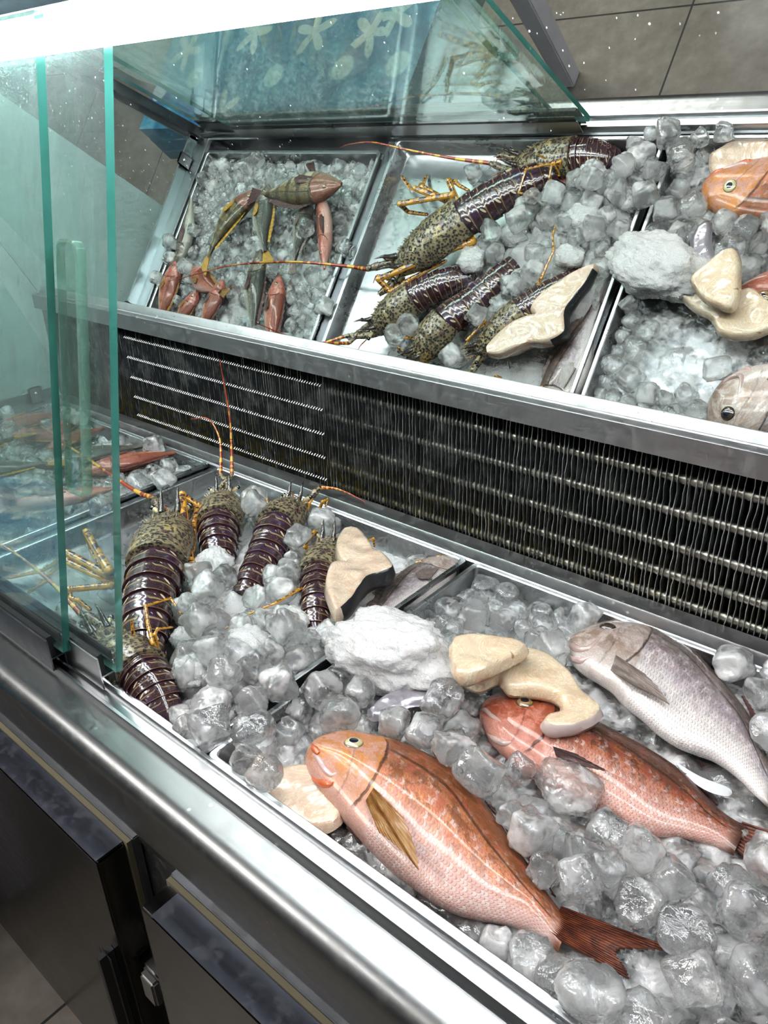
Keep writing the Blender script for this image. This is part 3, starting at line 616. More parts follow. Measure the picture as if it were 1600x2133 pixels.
bm = BM(); fan(bm, a, b2, [at(1205, 1572, z=.9), at(1240, 1592, z=.9), at(1266, 1606, z=.9), at(1240, 1602, z=.9), at(1205, 1594, z=.9)], na_, .0009, 10, 5); obj('pectoral_fin', bm, FIN_D, f2)
bm = BM(); fan(bm, at(1395, 1592, z=.868), at(1490, 1672, z=.864), [at(1400, 1594, z=.87), at(1430, 1612, z=.87), at(1465, 1645, z=.87), at(1496, 1672, z=.868), at(1492, 1680, z=.865)], (0, 0, 1), .001, 6, 6); obj('dorsal_fin', bm, FIN_D, f2)
bm = BM(); fan(bm, at(1330, 1728, z=.858), at(1400, 1738, z=.856), [at(1345, 1742, z=.85), at(1368, 1756, z=.846), at(1395, 1750, z=.85)], (0, 0, 1), .001, 5, 5); obj('anal_fin', bm, FIN_R, f2)
bm = BM(); fan(bm, at(1545, 1716, z=.862), at(1522, 1762, z=.862), [at(1742, 1778, z=.868), at(1705, 1782, z=.867), at(1668, 1792, z=.866), at(1642, 1806, z=.865), at(1650, 1836, z=.864), at(1662, 1866, z=.863)], (0, 0, 1), .0022, 16, 5); obj('tail_fin', bm, FIN_R, f2)
# --- the silver bream by the coil
S3 = [((1182, 1341), (1181, 1352)), ((1189, 1328), (1184, 1368)), ((1213, 1313), (1190, 1384)), ((1240, 1297), (1203, 1405)), ((1270, 1286), (1222, 1424)), ((1305, 1283), (1246, 1442)), ((1348, 1290), (1273, 1463)), ((1390, 1305), (1301, 1497)), ((1430, 1326), (1335, 1524)), ((1465, 1356), (1370, 1553)),
      ((1500, 1395), (1410, 1576)), ((1530, 1430), (1450, 1588)), ((1555, 1465), (1485, 1596)), ((1575, 1505), (1516, 1610)), ((1592, 1545), (1545, 1630)), ((1608, 1580), (1575, 1657)), ((1625, 1605), (1606, 1684))]
f3 = thing('sea_bream', at(1400, 1440, z=.848), 'silver sea bream furthest back, beside the fin coil', 'fish', 'whole sea breams on ice')
bm = BM(); sect_fish(bm, S3, .872, [.006, .014, .020, .024, .028, .030, .032, .032, .031, .030, .028, .025, .021, .017, .013, .009, .007], nl=84, na=36, roll=-.18, zs=[-.002, 0, 0, 0, -.002, -.006])
bv3 = BVHTree.FromBMesh(bm); obj('body', bm, SILV, f3, 60)
q, n_ = surf(bv3, 1266, 1305)
eye(f3, q, n_, .011, EYE_K, .55)
rope(f3, 'upper_lip', bv3, [(1184, 1338), (1192, 1345), (1204, 1352), (1222, 1352), (1240, 1338), (1258, 1322)], [.003, .005, .0055, .0045, .003, .0015], LIPS, -.0015)
rope(f3, 'lower_lip', bv3, [(1187, 1366), (1196, 1374), (1212, 1376), (1230, 1366)], [.002, .004, .0045, .002], LIPP, -.0015)
a, na_ = surf(bv3, 1283, 1366); b2, _ = surf(bv3, 1272, 1396)
bm = BM(); fan(bm, a, b2, [at(1345, 1405, z=.912), at(1375, 1436, z=.911), at(1394, 1466, z=.910), at(1386, 1462, z=.910), at(1350, 1442, z=.910), at(1312, 1424, z=.910)], na_, .0009, 12, 5); obj('pectoral_fin', bm, FIN_G, f3)
bm = BM(); fan(bm, at(1545, 1450, z=.870), at(1600, 1560, z=.866), [at(1552, 1452, z=.872), at(1570, 1478, z=.874), at(1586, 1510, z=.874), at(1598, 1545, z=.872), at(1604, 1570, z=.868)], (0, 0, 1), .001, 6, 6); obj('dorsal_fin', bm, FIN_D, f3)
bm = BM(); fan(bm, at(1360, 1548, z=.858), at(1480, 1594, z=.856), [at(1372, 1566, z=.85), at(1410, 1590, z=.847), at(1450, 1602, z=.85), at(1484, 1602, z=.852)], (0, 0, 1), .001, 5, 5); obj('anal_fin', bm, FIN_D, f3)
bm = BM(); fan(bm, at(1620, 1600, z=.862), at(1600, 1680, z=.862), [at(1735, 1760, z=.868), at(1715, 1775, z=.867), at(1690, 1782, z=.866), at(1672, 1800, z=.865), at(1668, 1840, z=.863)], (0, 0, 1), .0022, 14, 5); obj('tail_fin', bm, FIN_G, f3)
# --- steaks
def flesh(name, c0, c1, seed=0.):
    b = NB(name); v = b.co(); w_ = b.mapp(v, (1, 1, 1), loc=(seed, 0, 0)); d = b.noise(w_, 18., 4., .6, dist=1.5)
    rg = b.ma('ADD', .5, b.ma('MULTIPLY', .5, b.ma('SINE', b.ma('MULTIPLY', d, 62.))))
    c = b.mix(d, c0, c1); rf = b.ma('ADD', .5, b.ma('MULTIPLY', .5, b.ma('SINE', b.ma('MULTIPLY', d, 190.)))); c = b.mix(b.ma('MULTIPLY', b.ma('MULTIPLY', rg, rf), .55), c, tuple(min(1, x * 1.25 + .06) for x in c1)); c = b.mix(b.ma('MULTIPLY', b.sm(b.noise(w_, 22., 3., .6), .52, .7), .45), c, (.56, .30, .17))
    bl = b.ma('MULTIPLY', b.sm(b.noise(b.mapp(w_, (30, 120, 60), rot=(0, 0, .6)), 1., 2.), .70, .76), .7); c = b.mix(bl, c, (.30, .10, .04))
    return b.done(b.pr(col=c, rough=.24, coat=.9, coatr=.08, sss=.25, sssr=(.02, .01, .006), ssss=.4, nrm=b.bump(b.ma('ADD', b.ma('MULTIPLY', rg, .5), b.ma('ADD', d, b.ma('MULTIPLY', rf, .15))), .22, .0016)))
FLESH = flesh('pale_swordfish_flesh', (.66, .42, .27), (.84, .70, .56)); FLESH2 = flesh('cream_steak_flesh', (.68, .48, .28), (.84, .72, .54), 3.)
SKINB = plain('black_shark_skin', (.018, .019, .022), .32, coat=.3, bumpsc=500); SKINW = plain('pale_steak_skin', (.62, .50, .46), .35, coat=.5, bumpsc=300); SKINS = plain('silver_grey_skin', (.42, .40, .44), .25, .5, coat=.5, bumpsc=260)
def steak(name, pts, thick, label, mats, bulge=.003, cat='fish steak', skin=None, n=70, group=None, lift=.0035, dome=.0):
    """pts: outline of the top face (world points); skin = (i0, i1) range of outline corners covered with skin"""
    P_ = [Vector(p) for p in pts]; m0 = len(P_); Q = cr(P_ + [P_[0]], n + 1)[:-1]
    cen = sum(Q, Vector()) / n; bm = BM(); rings = []
    lev = [(-.0055, 0.), (-.0018, -.0012), (0., -.0045), (bulge, -thick * .5), (0., -thick + .004), (-.0035, -thick)]
    nr = []
    for i in range(n):
        t = (Q[(i + 1) % n] - Q[i - 1]).normalized(); nr.append(Vector((t.y, -t.x, 0)))
    area = sum(Q[i].x * Q[(i + 1) % n].y - Q[(i + 1) % n].x * Q[i].y for i in range(n))
    if area < 0: nr = [-v for v in nr]
    for ins, dz in lev: rings.append([bm.verts.new(Q[i] + nr[i] * ins + Vector((0, 0, dz))) for i in range(n)])
    for k, (a, b_) in enumerate(zip(rings, rings[1:])):
        for i in range(n):
            f = bm.faces.new((a[i], a[(i + 1) % n], b_[(i + 1) % n], b_[i]))
            c_ = i / n * m0
            if skin and skin[0] <= c_ <= skin[1] and k >= 1: f.material_index = 1
    ft = bm.faces.new(rings[0]); bm.faces.new(rings[-1][::-1])
    r = bmesh.ops.triangulate(bm, faces=[ft])
    for _ in range(3):
        es = [e for e in bm.edges if e.calc_length() > .006 and all(f.normal.z > .5 or f in r['faces'] for f in e.link_faces)]
        bm.normal_update(); es = [e for e in bm.edges if e.calc_length() > .0065 and len(e.link_faces) == 2 and all(abs(f.normal.z) > .97 for f in e.link_faces)]
        if not es: break
        bmesh.ops.subdivide_edges(bm, edges=es, cuts=1); bmesh.ops.triangulate(bm, faces=bm.faces[:])
    from mathutils import noise as mn
    for v in bm.verts:
        v.co.z += (mn.noise(v.co * 45) * lift + mn.noise(v.co * 160) * .0008)
    base = cen - Vector((0, 0, thick)); o = obj(name, bm, mats, None, 50, loc=base); return tag(o, label, cat, group)
def pz(L, z): return [at(x, y, z=z) for x, y in L]
def tilt(L, f): return [at(x, y, z=f(x, y)) for x, y in L]
A = [(733, 1094), (715, 1098), (703, 1114), (701, 1137), (710, 1158), (722, 1166), (700, 1164), (684, 1180), (678, 1212), (686, 1242), (699, 1266), (717, 1256), (735, 1240), (751, 1218), (768, 1198), (792, 1190), (818, 1182), (816, 1166), (800, 1150), (779, 1139), (764, 1116), (751, 1101)]
steak('fish_steak', pz(A, .916), .032, 'two-lobed pale swordfish steak with black skin lying on the lobster', [FLESH, SKINB], skin=(10.5, 17.2), lift=.004)
CC = [(1100, 1345), (1140, 1357), (1180, 1385), (1210, 1425), (1250, 1466), (1249, 1480), (1232, 1494), (1192, 1508), (1152, 1510), (1133, 1499), (1140, 1484), (1168, 1476), (1173, 1457), (1155, 1438), (1105, 1430), (1066, 1427), (1050, 1416), (1040, 1402), (1000, 1420), (960, 1405), (925, 1400), (900, 1372), (925, 1350), (990, 1350), (1050, 1350)]
steak('fish_steak', tilt(CC, lambda x, y: .912 if x > 1000 else .905), .022, 'large curved cream steak hooked over the red bream', [FLESH2, SKINW], skin=(3.6, 9.2), n=110, lift=.003)
BB = [(941, 1332), (953, 1321), (1015, 1317), (1060, 1324), (1098, 1337), (1080, 1358), (1046, 1374), (1003, 1394), (958, 1400), (942, 1372)]
steak('fish_steak', pz(BB, .940), .022, 'cream steak chunk resting on the large curved steak', [FLESH2, FLESH2], lift=.003)
SB = [(770, 1470), (800, 1445), (850, 1428), (900, 1425), (930, 1440), (900, 1455), (850, 1462), (800, 1485), (775, 1488)]
steak('fish_piece', pz(SB, .888), .014, 'thin silver-skinned fish piece in front of the crushed ice mound', [SKINS, SKINS], lift=.002, cat='fish piece', n=50)
DD = [(556, 1612), (600, 1590), (650, 1588), (700, 1610), (720, 1660), (700, 1710), (650, 1722), (600, 1700), (560, 1660)]
steak('fish_steak', pz(DD, .874), .016, 'pale steak half buried in ice under the snout of the pink bream', [FLESH, FLESH], lift=.002)
bm = BM(); pp = [(1403, 1583), (1436, 1604), (1472, 1624), (1534, 1640), (1527, 1667), (1474, 1652), (1438, 1628), (1408, 1592)]; Z_ = [.868, .872, .88, .874, .872, .878, .87, .866]
vs = [bm.verts.new(at(*p, z=z)) for p, z in zip(pp, Z_)]
for q in ((0, 1, 6, 7), (1, 2, 5, 6), (2, 3, 4, 5)): bm.faces.new([vs[i] for i in q])
o = obj('paper_strip', bm, plain('wet_white_paper', (.82, .84, .86), .4), None, loc=at(1470, 1635, z=.868)); tag(o, 'white paper strip between the red bream and the silver bream', 'paper')
m_ = o.modifiers.new('thickness', 'SOLIDIFY'); m_.thickness = .0006; m_.offset = 0
m_ = o.modifiers.new('smooth', 'SUBSURF'); m_.levels = m_.render_levels = 2
# ------------------------------------------------------------------ spiny lobsters
def carapace_mat():
    b = NB('pitted_olive_carapace'); v = b.co(); n = b.noise(v, 22., 5., .6); d = b.vor(v, 185., rnd=.95); d2 = b.vor(v, 420.)
    pit = b.sm(d, .52, .30)
    c = b.mix(n, (.22, .165, .075), (.42, .35, .21)); c = b.mix(b.sm(n, .55, .68), c, (.60, .44, .12)); c = b.mix(b.sm(b.noise(v, 50.), .56, .68), c, (.13, .06, .055))
    c = b.mix(b.ma('MULTIPLY', b.sm(d, .56, .42), .95), c, (.022, .018, .016)); c = b.mix(b.ma('MULTIPLY', b.sm(d2, .4, .2), .5), c, (.05, .04, .03))
    return b.done(b.pr(col=c, rough=.36, coat=.35, coatr=.15, nrm=b.bump(b.ma('SUBTRACT', 1., b.sm(d, .42, .2)), .9, .0014)))
def shell_mat():
    b = NB('purple_brown_tail_shell'); uv = b.co('UV'); s = b.sep(uv); u, v = s[0], s[1]; ob = b.co(); n = b.noise(ob, 30., 4., .6)
    c = b.mix(n, (.022, .007, .013), (.060, .018, .024)); c = b.mix(b.ma('MULTIPLY', b.sm(n, .5, .66), .6), c, (.045, .02, .085))
    sp = b.sm(b.vor(ob, 620.), .25, .12); c = b.mix(b.ma('MULTIPLY', sp, b.ma('MULTIPLY', b.sm(u, .3, .5), .55)), c, (.45, .30, .16))
    # tan groove across each ring, notched at the keel
    av = b.ma('ABSOLUTE', b.ma('SUBTRACT', v, .5)); gp = b.ma('ADD', .56, b.ma('MULTIPLY', b.sm(av, .07, .0), -.16))
    g = b.sm(b.ma('ABSOLUTE', b.ma('SUBTRACT', u, b.ma('ADD', gp, b.ma('MULTIPLY', b.ma('SUBTRACT', n, .5), .05)))), .045, .02)
    g = b.ma('MULTIPLY', g, b.sm(av, .025, .05)); c = b.mix(b.ma('MULTIPLY', g, .9), c, (.34, .22, .10))
    # two cream blotches and small side marks
    oi = b.nt.nodes.new('ShaderNodeObjectInfo').outputs['Random']
    for a0, u0, r0 in ((.19, .34, .028), (.33, .30, .008), (.09, .33, .009)):
        dx = b.ma('MULTIPLY', b.ma('SUBTRACT', av, b.ma('ADD', a0, b.ma('MULTIPLY', b.ma('ADD', n, oi), .02))), .62); dy = b.ma('MULTIPLY', b.ma('SUBTRACT', u, b.ma('ADD', b.ma('ADD', u0, b.ma('MULTIPLY', n, .08)), b.ma('MULTIPLY', dx, 3.2))), .42)
        k = b.sm(b.ma('SQRT', b.ma('ADD', b.ma('MULTIPLY', dx, dx), b.ma('MULTIPLY', dy, dy))), r0 * 1.0, r0 * .8); c = b.mix(k, c, (.78, .68, .46))
    c = b.mix(b.sm(u, .95, 1.), c, (.30, .16, .09))
    return b.done(b.pr(col=c, rough=.2, coat=.7, coatr=.07, nrm=b.bump(b.ma('ADD', b.ma('MULTIPLY', n, .3), b.ma('SUBTRACT', 1., g)), .4, .0012)))
def leg_mat(name, base, tip, dark, amt=.5):
    b = NB(name); uv = b.co('UV'); s = b.sep(uv); ob = b.co(); n = b.noise(b.mapp(uv, (7, 1.2, 1)), 1.4, 4., .6); n2 = b.noise(ob, 60., 3.)
    st = b.sm(b.ma('ABSOLUTE', b.ma('SUBTRACT', b.ma('FRACT', b.ma('ADD', b.ma('MULTIPLY', s[1], 2.), .0)), .5)), .30, .2)
    k = b.ma('MULTIPLY', b.ma('MULTIPLY', b.sm(n, .46, .54), st), amt * 2, clamp=True)
    c = b.mix(n2, base, tip); c = b.mix(k, c, dark)
    return b.done(b.pr(col=c, rough=.22, coat=.6, coatr=.08))
CAR = carapace_mat(); SHELL = shell_mat()
LEG = leg_mat('orange_and_plum_leg', (.66, .25, .012), (.82, .46, .05), (.07, .015, .02)); LEGP = leg_mat('pale_amber_leg', (.62, .40, .16), (.74, .54, .26), (.16, .08, .07), .45)
SPINE = leg_mat('dark_horn', (.03, .025, .025), (.09, .07, .06), (.02, .015, .015)); CREAM = plain('cream_knob', (.66, .55, .30), .35, coat=.5)
def ant_mat():
    b = NB('banded_antenna'); s = b.sep(b.co('UV')); n = b.noise(b.comb(b.ma('MULTIPLY', s[0], 26.), 0.), 1., 2.)
    k = b.sm(b.ma('SINE', b.ma('ADD', b.ma('MULTIPLY', s[0], 60.), b.ma('MULTIPLY', n, 9.))), .1, .6); k = b.ma('MULTIPLY', k, b.sm(s[0], .95, .1))
    return b.done(b.pr(col=b.mix(k, (.36, .045, .015), (.80, .47, .06)), rough=.25, coat=.5))
ANT = ant_mat(); FANM = fin_membrane('maroon_tail_fan', (.16, .03, .035), (.34, .08, .06), 12., .12)
EYEB = plain('black_lobster_eye', (.006, .006, .008), .05, coat=1.)
def lobster(label, J, H, AB, w0, h0, legs=(), ants=(), bends=(), sc=1., fan_=True, seed=1, horns=True, legmat=None, knees=True, headw=.42):
    """J junction centre, H head end centre, AB abdomen centre points from J backwards; w0/h0 half width/height at the junction"""
    rg = random.Random(seed); J, H = Vector(J), Vector(H); AB = [Vector(p) for p in AB]
    root = thing('spiny_lobster', (J.x, J.y, .8405), label, 'lobster', 'spiny lobsters laid in the middle tray')
    ax = (H - J).normalized(); Lc = (H - J).length; side = ax.cross(Vector((0, 0, 1))).normalized(); up = side.cross(ax)
    # carapace
    bm = BM(); N_, K_ = 40, 40; rings = []
    for i in range(N_ + 1):
        u = i / N_
        wv = w0 * (1.0 + .10 * math.sin(u * 2.6)) * (1 - (1 - headw) * max(0, (u - .42) / .58) ** 1.5); hv = h0 * (1.03 + .08 * math.sin(u * 3)) * (1 - .62 * max(0, (u - .35) / .65) ** 1.4)
        if u > .93: q = (u - .93) / .07; wv *= math.sqrt(max(.02, 1 - q * q)) ; hv *= math.sqrt(max(.02, 1 - q * q))
        c = J + ax * (u * Lc * 1.0 - .004) - up * (.004 * u)
        cerv = math.exp(-((u - .50) / .035) ** 2) * .05
        ring = []
        for k in range(K_):
            a = 2 * math.pi * k / K_; ca, sa = math.cos(a), math.sin(a)
            zz = sa * hv if sa > 0 else sa * hv * .62
            rr = 1 - cerv * (1 if sa > -.1 else 0)
            p = c + side * (ca * wv * rr * (1 - .12 * max(0, -sa))) + up * zz * rr
            if i < N_ and sa > -.35: p += (side * ca + up * sa) * rg.uniform(-.0004, .0007)
            ring.append(bm.verts.new(p))
        rings.append(ring)
    for a, b_ in zip(rings, rings[1:]):
        for k in range(K_): bm.faces.new((a[k], a[(k + 1) % K_], b_[(k + 1) % K_], b_[k]))
    bm.faces.new(rings[0]); bm.faces.new(rings[-1])
    bv = BVHTree.FromBMesh(bm)
    def onshell(u, a):
        c = J + ax * u * Lc; d = side * math.cos(a) + up * math.sin(a); h = bv.ray_cast(c + d * .2, -d); return (h[0] or c + d * w0), d
    for _ in range(int(150)):
        u = rg.uniform(.12, .97); a = rg.uniform(.12, math.pi - .12); p, d = onshell(u, a); big = rg.random() < (.25 if u > .5 else .07)
        l_ = (rg.uniform(.0035, .0062) if big else rg.uniform(.0012, .0026)) * (sc if u > .45 else sc * .7)
        cone(bm, p, d * l_ + ax * l_ * .8, l_ * .34, 5)
    for s_ in (-1, 1):
        for u in (.62, .74, .86): p, d = onshell(u, math.pi / 2 - s_ * .62); cone(bm, p, up * .007 * sc + ax * .007 * sc, .0022 * sc, 6)
    obj('carapace', bm, CAR, root, 60)
    fr = J + ax * Lc
    for s_ in (-1, 1):
        if horns:
            bm = BM(); b0 = fr - ax * .016 * sc + up * h0 * .42 + side * s_ * w0 * .30
            tube(bm, [b0 - ax * .006, b0 + up * .008 * sc + ax * .004 * sc, b0 + up * .020 * sc + ax * .013 * sc, b0 + up * .028 * sc + ax * .027 * sc], [.0055 * sc, .0045 * sc, .0026 * sc, .0004], 8, 10); obj('rostral_horn', bm, SPINE, root)
        bm = BM(); e0 = fr - ax * .007 * sc + up * h0 * .25 + side * s_ * w0 * .42; tube(bm, [e0 - ax * .004, e0 + (ax * .6 + side * s_ * .8 + up * .3) * .010 * sc], [.0035 * sc, .0042 * sc], 8, 4)
        ek = obj('eye_stalk', bm, CREAM, root); bm = BM(); blob(bm, e0 + (ax * .6 + side * s_ * .8 + up * .3) * .0135 * sc, .0050 * sc, 2); obj('eye', bm, EYEB, ek)
        # spiny antenna base
        bm = BM(); a0 = fr - ax * .004 + side * s_ * w0 * .42 - up * .004; pts = [a0 - ax * .01, a0 + ax * .012 * sc + side * s_ * .004, a0 + ax * .030 * sc + side * s_ * .008 + up * .003, a0 + ax * .046 * sc + side * s_ * .008 + up * .005]
        if len(ants) > (0 if s_ < 0 else 1) and ants[0 if s_ < 0 else 1]:
            q0 = Vector(ants[0 if s_ < 0 else 1][0]); pts = [a0 - ax * .01, a0.lerp(q0, .35) + up * .003, a0.lerp(q0, .7) + up * .003, q0]
        tube(bm, pts, [.0075 * sc, .0085 * sc, .0072 * sc, .0080 * sc, .0058 * sc, .0052 * sc], 9, 14)
        for _ in range(16):
            t = rg.random(); p = lerpl(pts, t); d = Vector((rg.uniform(-1, 1), rg.uniform(-1, 1), rg.uniform(-.2, 1))).normalized(); cone(bm, p + d * .0055 * sc, d * .005 * sc, .0014 * sc, 5)
        ab_ = obj('antenna_base', bm, CAR, root)
        if len(ants) > (0 if s_ < 0 else 1) and ants[0 if s_ < 0 else 1]:
            L_ = ants[0 if s_ < 0 else 1]; bm = BM(); n_ = max(24, len(L_) * 14); tube(bm, L_, [.0046 * sc, .0036 * sc, .0028 * sc, .0021 * sc, .0016, .0011, .0007], 8, n_); obj('antenna', bm, ANT, root)
    # small antennules and mouth legs
    for s_ in (-1, 1):
        bm = BM(); a0 = fr + side * s_ * .004 - up * .006; tube(bm, [a0, a0 + ax * .02 * sc + side * s_ * .006, a0 + ax * .034 * sc + side * s_ * .014 + up * .006, a0 + ax * .05 * sc + side * s_ * .012 - up * .004], [.0022 * sc, .0016 * sc, .0011 * sc, .0006], 6, 12); obj('antennule', bm, ANT, root)
    # abdomen: seven overlapping rings
    path = cr(AB, 60); Lt = [0.]
    for a, b_ in zip(path, path[1:]): Lt.append(Lt[-1] + (b_ - a).length)
    tot = Lt[-1]
    def pos(s_):
        s_ = max(0, min(tot * .9999, s_)); i = next(k for k in range(len(Lt)) if Lt[k + 1] > s_); f = (s_ - Lt[i]) / (Lt[i + 1] - Lt[i]); return path[i].lerp(path[i + 1], f)
    ns = 6
    for g_ in range(ns):
        s0 = tot * g_ / ns - tot * .015; s1 = s0 + tot / ns * 1.22; bm = BM(); ul = bm.loops.layers.uv.verify(); rings = []
        nu, nk = 12, 26
        for i in range(nu + 1):
            u = i / nu; s_ = s0 + (s1 - s0) * u; p = pos(s_); t = (pos(s_ + .004) - pos(s_ - .004)).normalized(); sd = Vector((0, 0, 1)).cross(t).normalized(); upv = t.cross(sd).normalized()
            if upv.z < 0 and abs(t.z) < .8: upv = -upv
            tp = 1 - .40 * ((g_ + u) / ns) ** 1.5; k_ = .925 + .085 * math.sin(min(1, u * 1.15) * math.pi * .5) - (.02 if .50 < u < .64 else 0) + (.018 if u > .9 else 0)
            ww = w0 * .92 * tp * k_; hh = h0 * .98 * tp * k_
            ring = []
            for k in range(nk + 1):
                a = math.pi * (-.12 + 1.24 * k / nk); ca, sa = math.cos(a), math.sin(a)
                keel = 1 + .035 * math.exp(-((k / nk - .5) / .05) ** 2) * (.6 + .4 * u)
                fl = .0035 * sc * (1 if (k == 0 or k == nk) else 0)
                ring.append(bm.verts.new(p + sd * ca * ww + upv * (sa * hh * keel if sa > 0 else sa * hh) + t * fl * u))
            rings.append(ring)
        for i in range(nu):
            for k in range(nk):
                f = bm.faces.new((rings[i][k], rings[i][k + 1], rings[i + 1][k + 1], rings[i + 1][k]))
                for l, (a, b_) in zip(f.loops, ((i, k), (i, k + 1), (i + 1, k + 1), (i + 1, k))): l[ul].uv = (a / nu, b_ / nk)
        # closed underside
        for i in range(nu): bm.faces.new((rings[i][0], rings[i + 1][0], rings[i + 1][nk], rings[i][nk]))
        bm.faces.new(rings[0]); bm.faces.new(rings[-1])
        # side points
        for e_ in (0, nk):
            p = rings[nu // 2][e_].co.copy(); sd_ = (p - pos((s0 + s1) / 2)).normalized(); cone(bm, p - sd_ * .001, sd_ * .004 + Vector((0, 0, -.006)) + (pos(s1) - pos(s0)).normalized() * .005, .0034 * sc, 6)
        obj('tail_segment', bm, SHELL, root, 60)
    if fan_:
        e = pos(tot); t = (pos(tot) - pos(tot * .9)).normalized(); sd = Vector((0, 0, 1)).cross(t).normalized()
        for k, a in enumerate((-.85, -.42, 0, .42, .85)):
            d = (t * math.cos(a) + sd * math.sin(a)); pr_ = Vector((-d.y, d.x, 0)).normalized(); l_ = .050 * sc * (1 if k in (1, 3) else .92); wd = .011 * sc
            bm = BM(); b0 = e - t * .006 + Vector((0, 0, -.001 * abs(k - 2)))
            fan(bm, b0 - pr_ * .004 * sc, b0 + pr_ * .004 * sc, [b0 + d * l_ * .78 - pr_ * wd, b0 + d * l_ * .97 - pr_ * wd * .6, b0 + d * l_, b0 + d * l_ * .97 + pr_ * wd * .6, b0 + d * l_ * .78 + pr_ * wd], Vector((0, 0, 1)), .0011, 8, 3, .05)
            obj('tail_fan_plate', bm, FANM, root)
    for L_ in legs:
        mt = legmat or LEG; pts = [Vector(p) for p in L_[0]]; r0 = L_[1] * sc; bm = BM(); ul = bm.loops.layers.uv.verify()
        nsg = len(pts) - 1
        for i in range(nsg):
            a, b_ = pts[i], pts[i + 1]; ra = r0 * (1 - .55 * i / nsg); rb = r0 * (1 - .55 * (i + 1) / nsg); last = i == nsg - 1
            tube(bm, [a, a.lerp(b_, .12), a.lerp(b_, .5), a.lerp(b_, .88), b_], [ra * .85, ra * 1.0, ra * .86, rb * 1.05, rb * (.4 if last else .95)], 9, 10, flat=.8)
            if not last: blob(bm, b_, rb * 1.12, 1)
        obj('leg', bm, mt, root, 60)
    return root
def W(px, py, z): return at(px, py, z=z)
# big one in front, half behind the glass door
lobster('biggest spiny lobster, its left legs spread behind the glass door', (-.9025, .5305, .906), (-1.025, .648, .902), [(-.9025, .5305, .904), (-.872, .502, .902), (-.835, .467, .896), (-.797, .434, .885), (-.768, .408, .870)], .045, .036,
    legs=[([W(240, 1195, .872), W(226, 1188, .90), W(180, 1108, .915), W(190, 1143, .885), W(211, 1188, .862)], .0076), ([W(242, 1200, .868), W(222, 1196, .885), W(140, 1152, .90), (W(118, 1172, .878)), W(92, 1188, .862), W(15, 1204, .846)], .0074),
          ([W(242, 1208, .864), W(220, 1206, .876), W(139, 1170, .892), W(104, 1196, .868), W(96, 1210, .858), W(57, 1235, .846)], .0074), ([W(244, 1218, .862), W(232, 1220, .872), W(142, 1228, .872), W(146, 1246, .862), W(162, 1250, .86), W(190, 1272, .848)], .007),
          ([W(340, 1190, .880), W(366, 1192, .886), W(398, 1183, .892), W(392, 1148, .90), W(379, 1030, .925), W(413, 1053, .905), W(404, 1088, .895), W(402, 1150, .885)], .0088), ([W(340, 1170, .872), W(385, 1130, .88), W(374, 1058, .905), W(372, 1100, .89), W(380, 1150, .88)], .0052)],
    ants=[[(-1.085, .655, .912), (-1.148, .654, .912), (-1.30, .665, .925), (-1.48, .69, .925), (-1.64, .73, .915), (-1.72, .746, .905)], None], sc=1.1, seed=2)
lobster('spiny lobster nearest the front rail, tail curling down beside the track', (-.735, .383, .878), (-.862, .398, .874), [(-.735, .383, .877), (-.712, .379, .876), (-.692, .375, .868), (-.676, .371, .856), (-.668, .368, .846)], .036, .031,
    legs=[([W(322, 1375, .865), W(330, 1360, .88), W(318, 1340, .905), W(308, 1300, .915), W(303, 1262, .925), W(355, 1246, .915), W(382, 1284, .90)][::1], .0042), ([W(328, 1385, .865), W(332, 1360, .88), W(322, 1322, .91), (W(328, 1310, .915)), W(360, 1306, .905)], .0042),
          ([W(276, 1378, .88), W(280, 1350, .89), W(274, 1290, .925)], .0042)],
    ants=[None, [(-.905, .402, .885), (-.98, .405, .905), (-1.08, .400, .925), (-1.18, .386, .93), (-1.26, .380, .915), (-1.295, .381, .905)]], sc=.9, seed=3, horns=True)
lobster('spiny lobster with two upright banded antennae, head towards the coil', (-.962, .695, .888), (-1.045, .774, .886), [(-.962, .695, .887), (-.938, .672, .884), (-.910, .648, .876), (-.885, .627, .862), (-.872, .615, .850)], .038, .033,
    legs=[([(-.99, .69, .87), (-1.01, .655, .875), (-1.035, .640, .88), (-1.00, .615, .865)], .0045), ([(-1.0, .76, .87), (-.975, .79, .88), (-.95, .80, .87)], .0045)],
    ants=[[(-1.085, .800, .905), (-1.112, .826, .925), (-1.138, .848, .948), (-1.165, .857, .970), (-1.180, .852, .981), (-1.21, .84, .976)], [(-1.067, .812, .905), (-1.085, .832, .945), (-1.10, .848, .99), (-1.114, .857, 1.04), (-1.127, .862, 1.10)]][::-1], sc=.85, seed=4, fan_=False)
lobster('spiny lobster with a purple tail arched over ice, broken antenna resting on the back ledge', (-.862, .735, .898), (-.905, .822, .893), [(-.862, .735, .898), (-.848, .712, .892), (-.828, .675, .878), (-.803, .626, .868), (-.785, .590, .858)], .036, .031,
    legs=[([W(600, 1075, .88), W(560, 1062, .892), W(556, 1040, .905), W(548, 1062, .885)], .0042), ([W(640, 1065, .885), W(645, 1048, .90), W(652, 1038, .905)], .0045), ([W(665, 1062, .885), W(672, 1045, .905), W(682, 1040, .905), W(678, 1056, .895)], .0045)],
    ants=[None, [(-.885, .862, .912), (-.862, .874, .912), (-.835, .880, .908), (-.800, .884, .900)]], sc=.85, seed=5, horns=True)
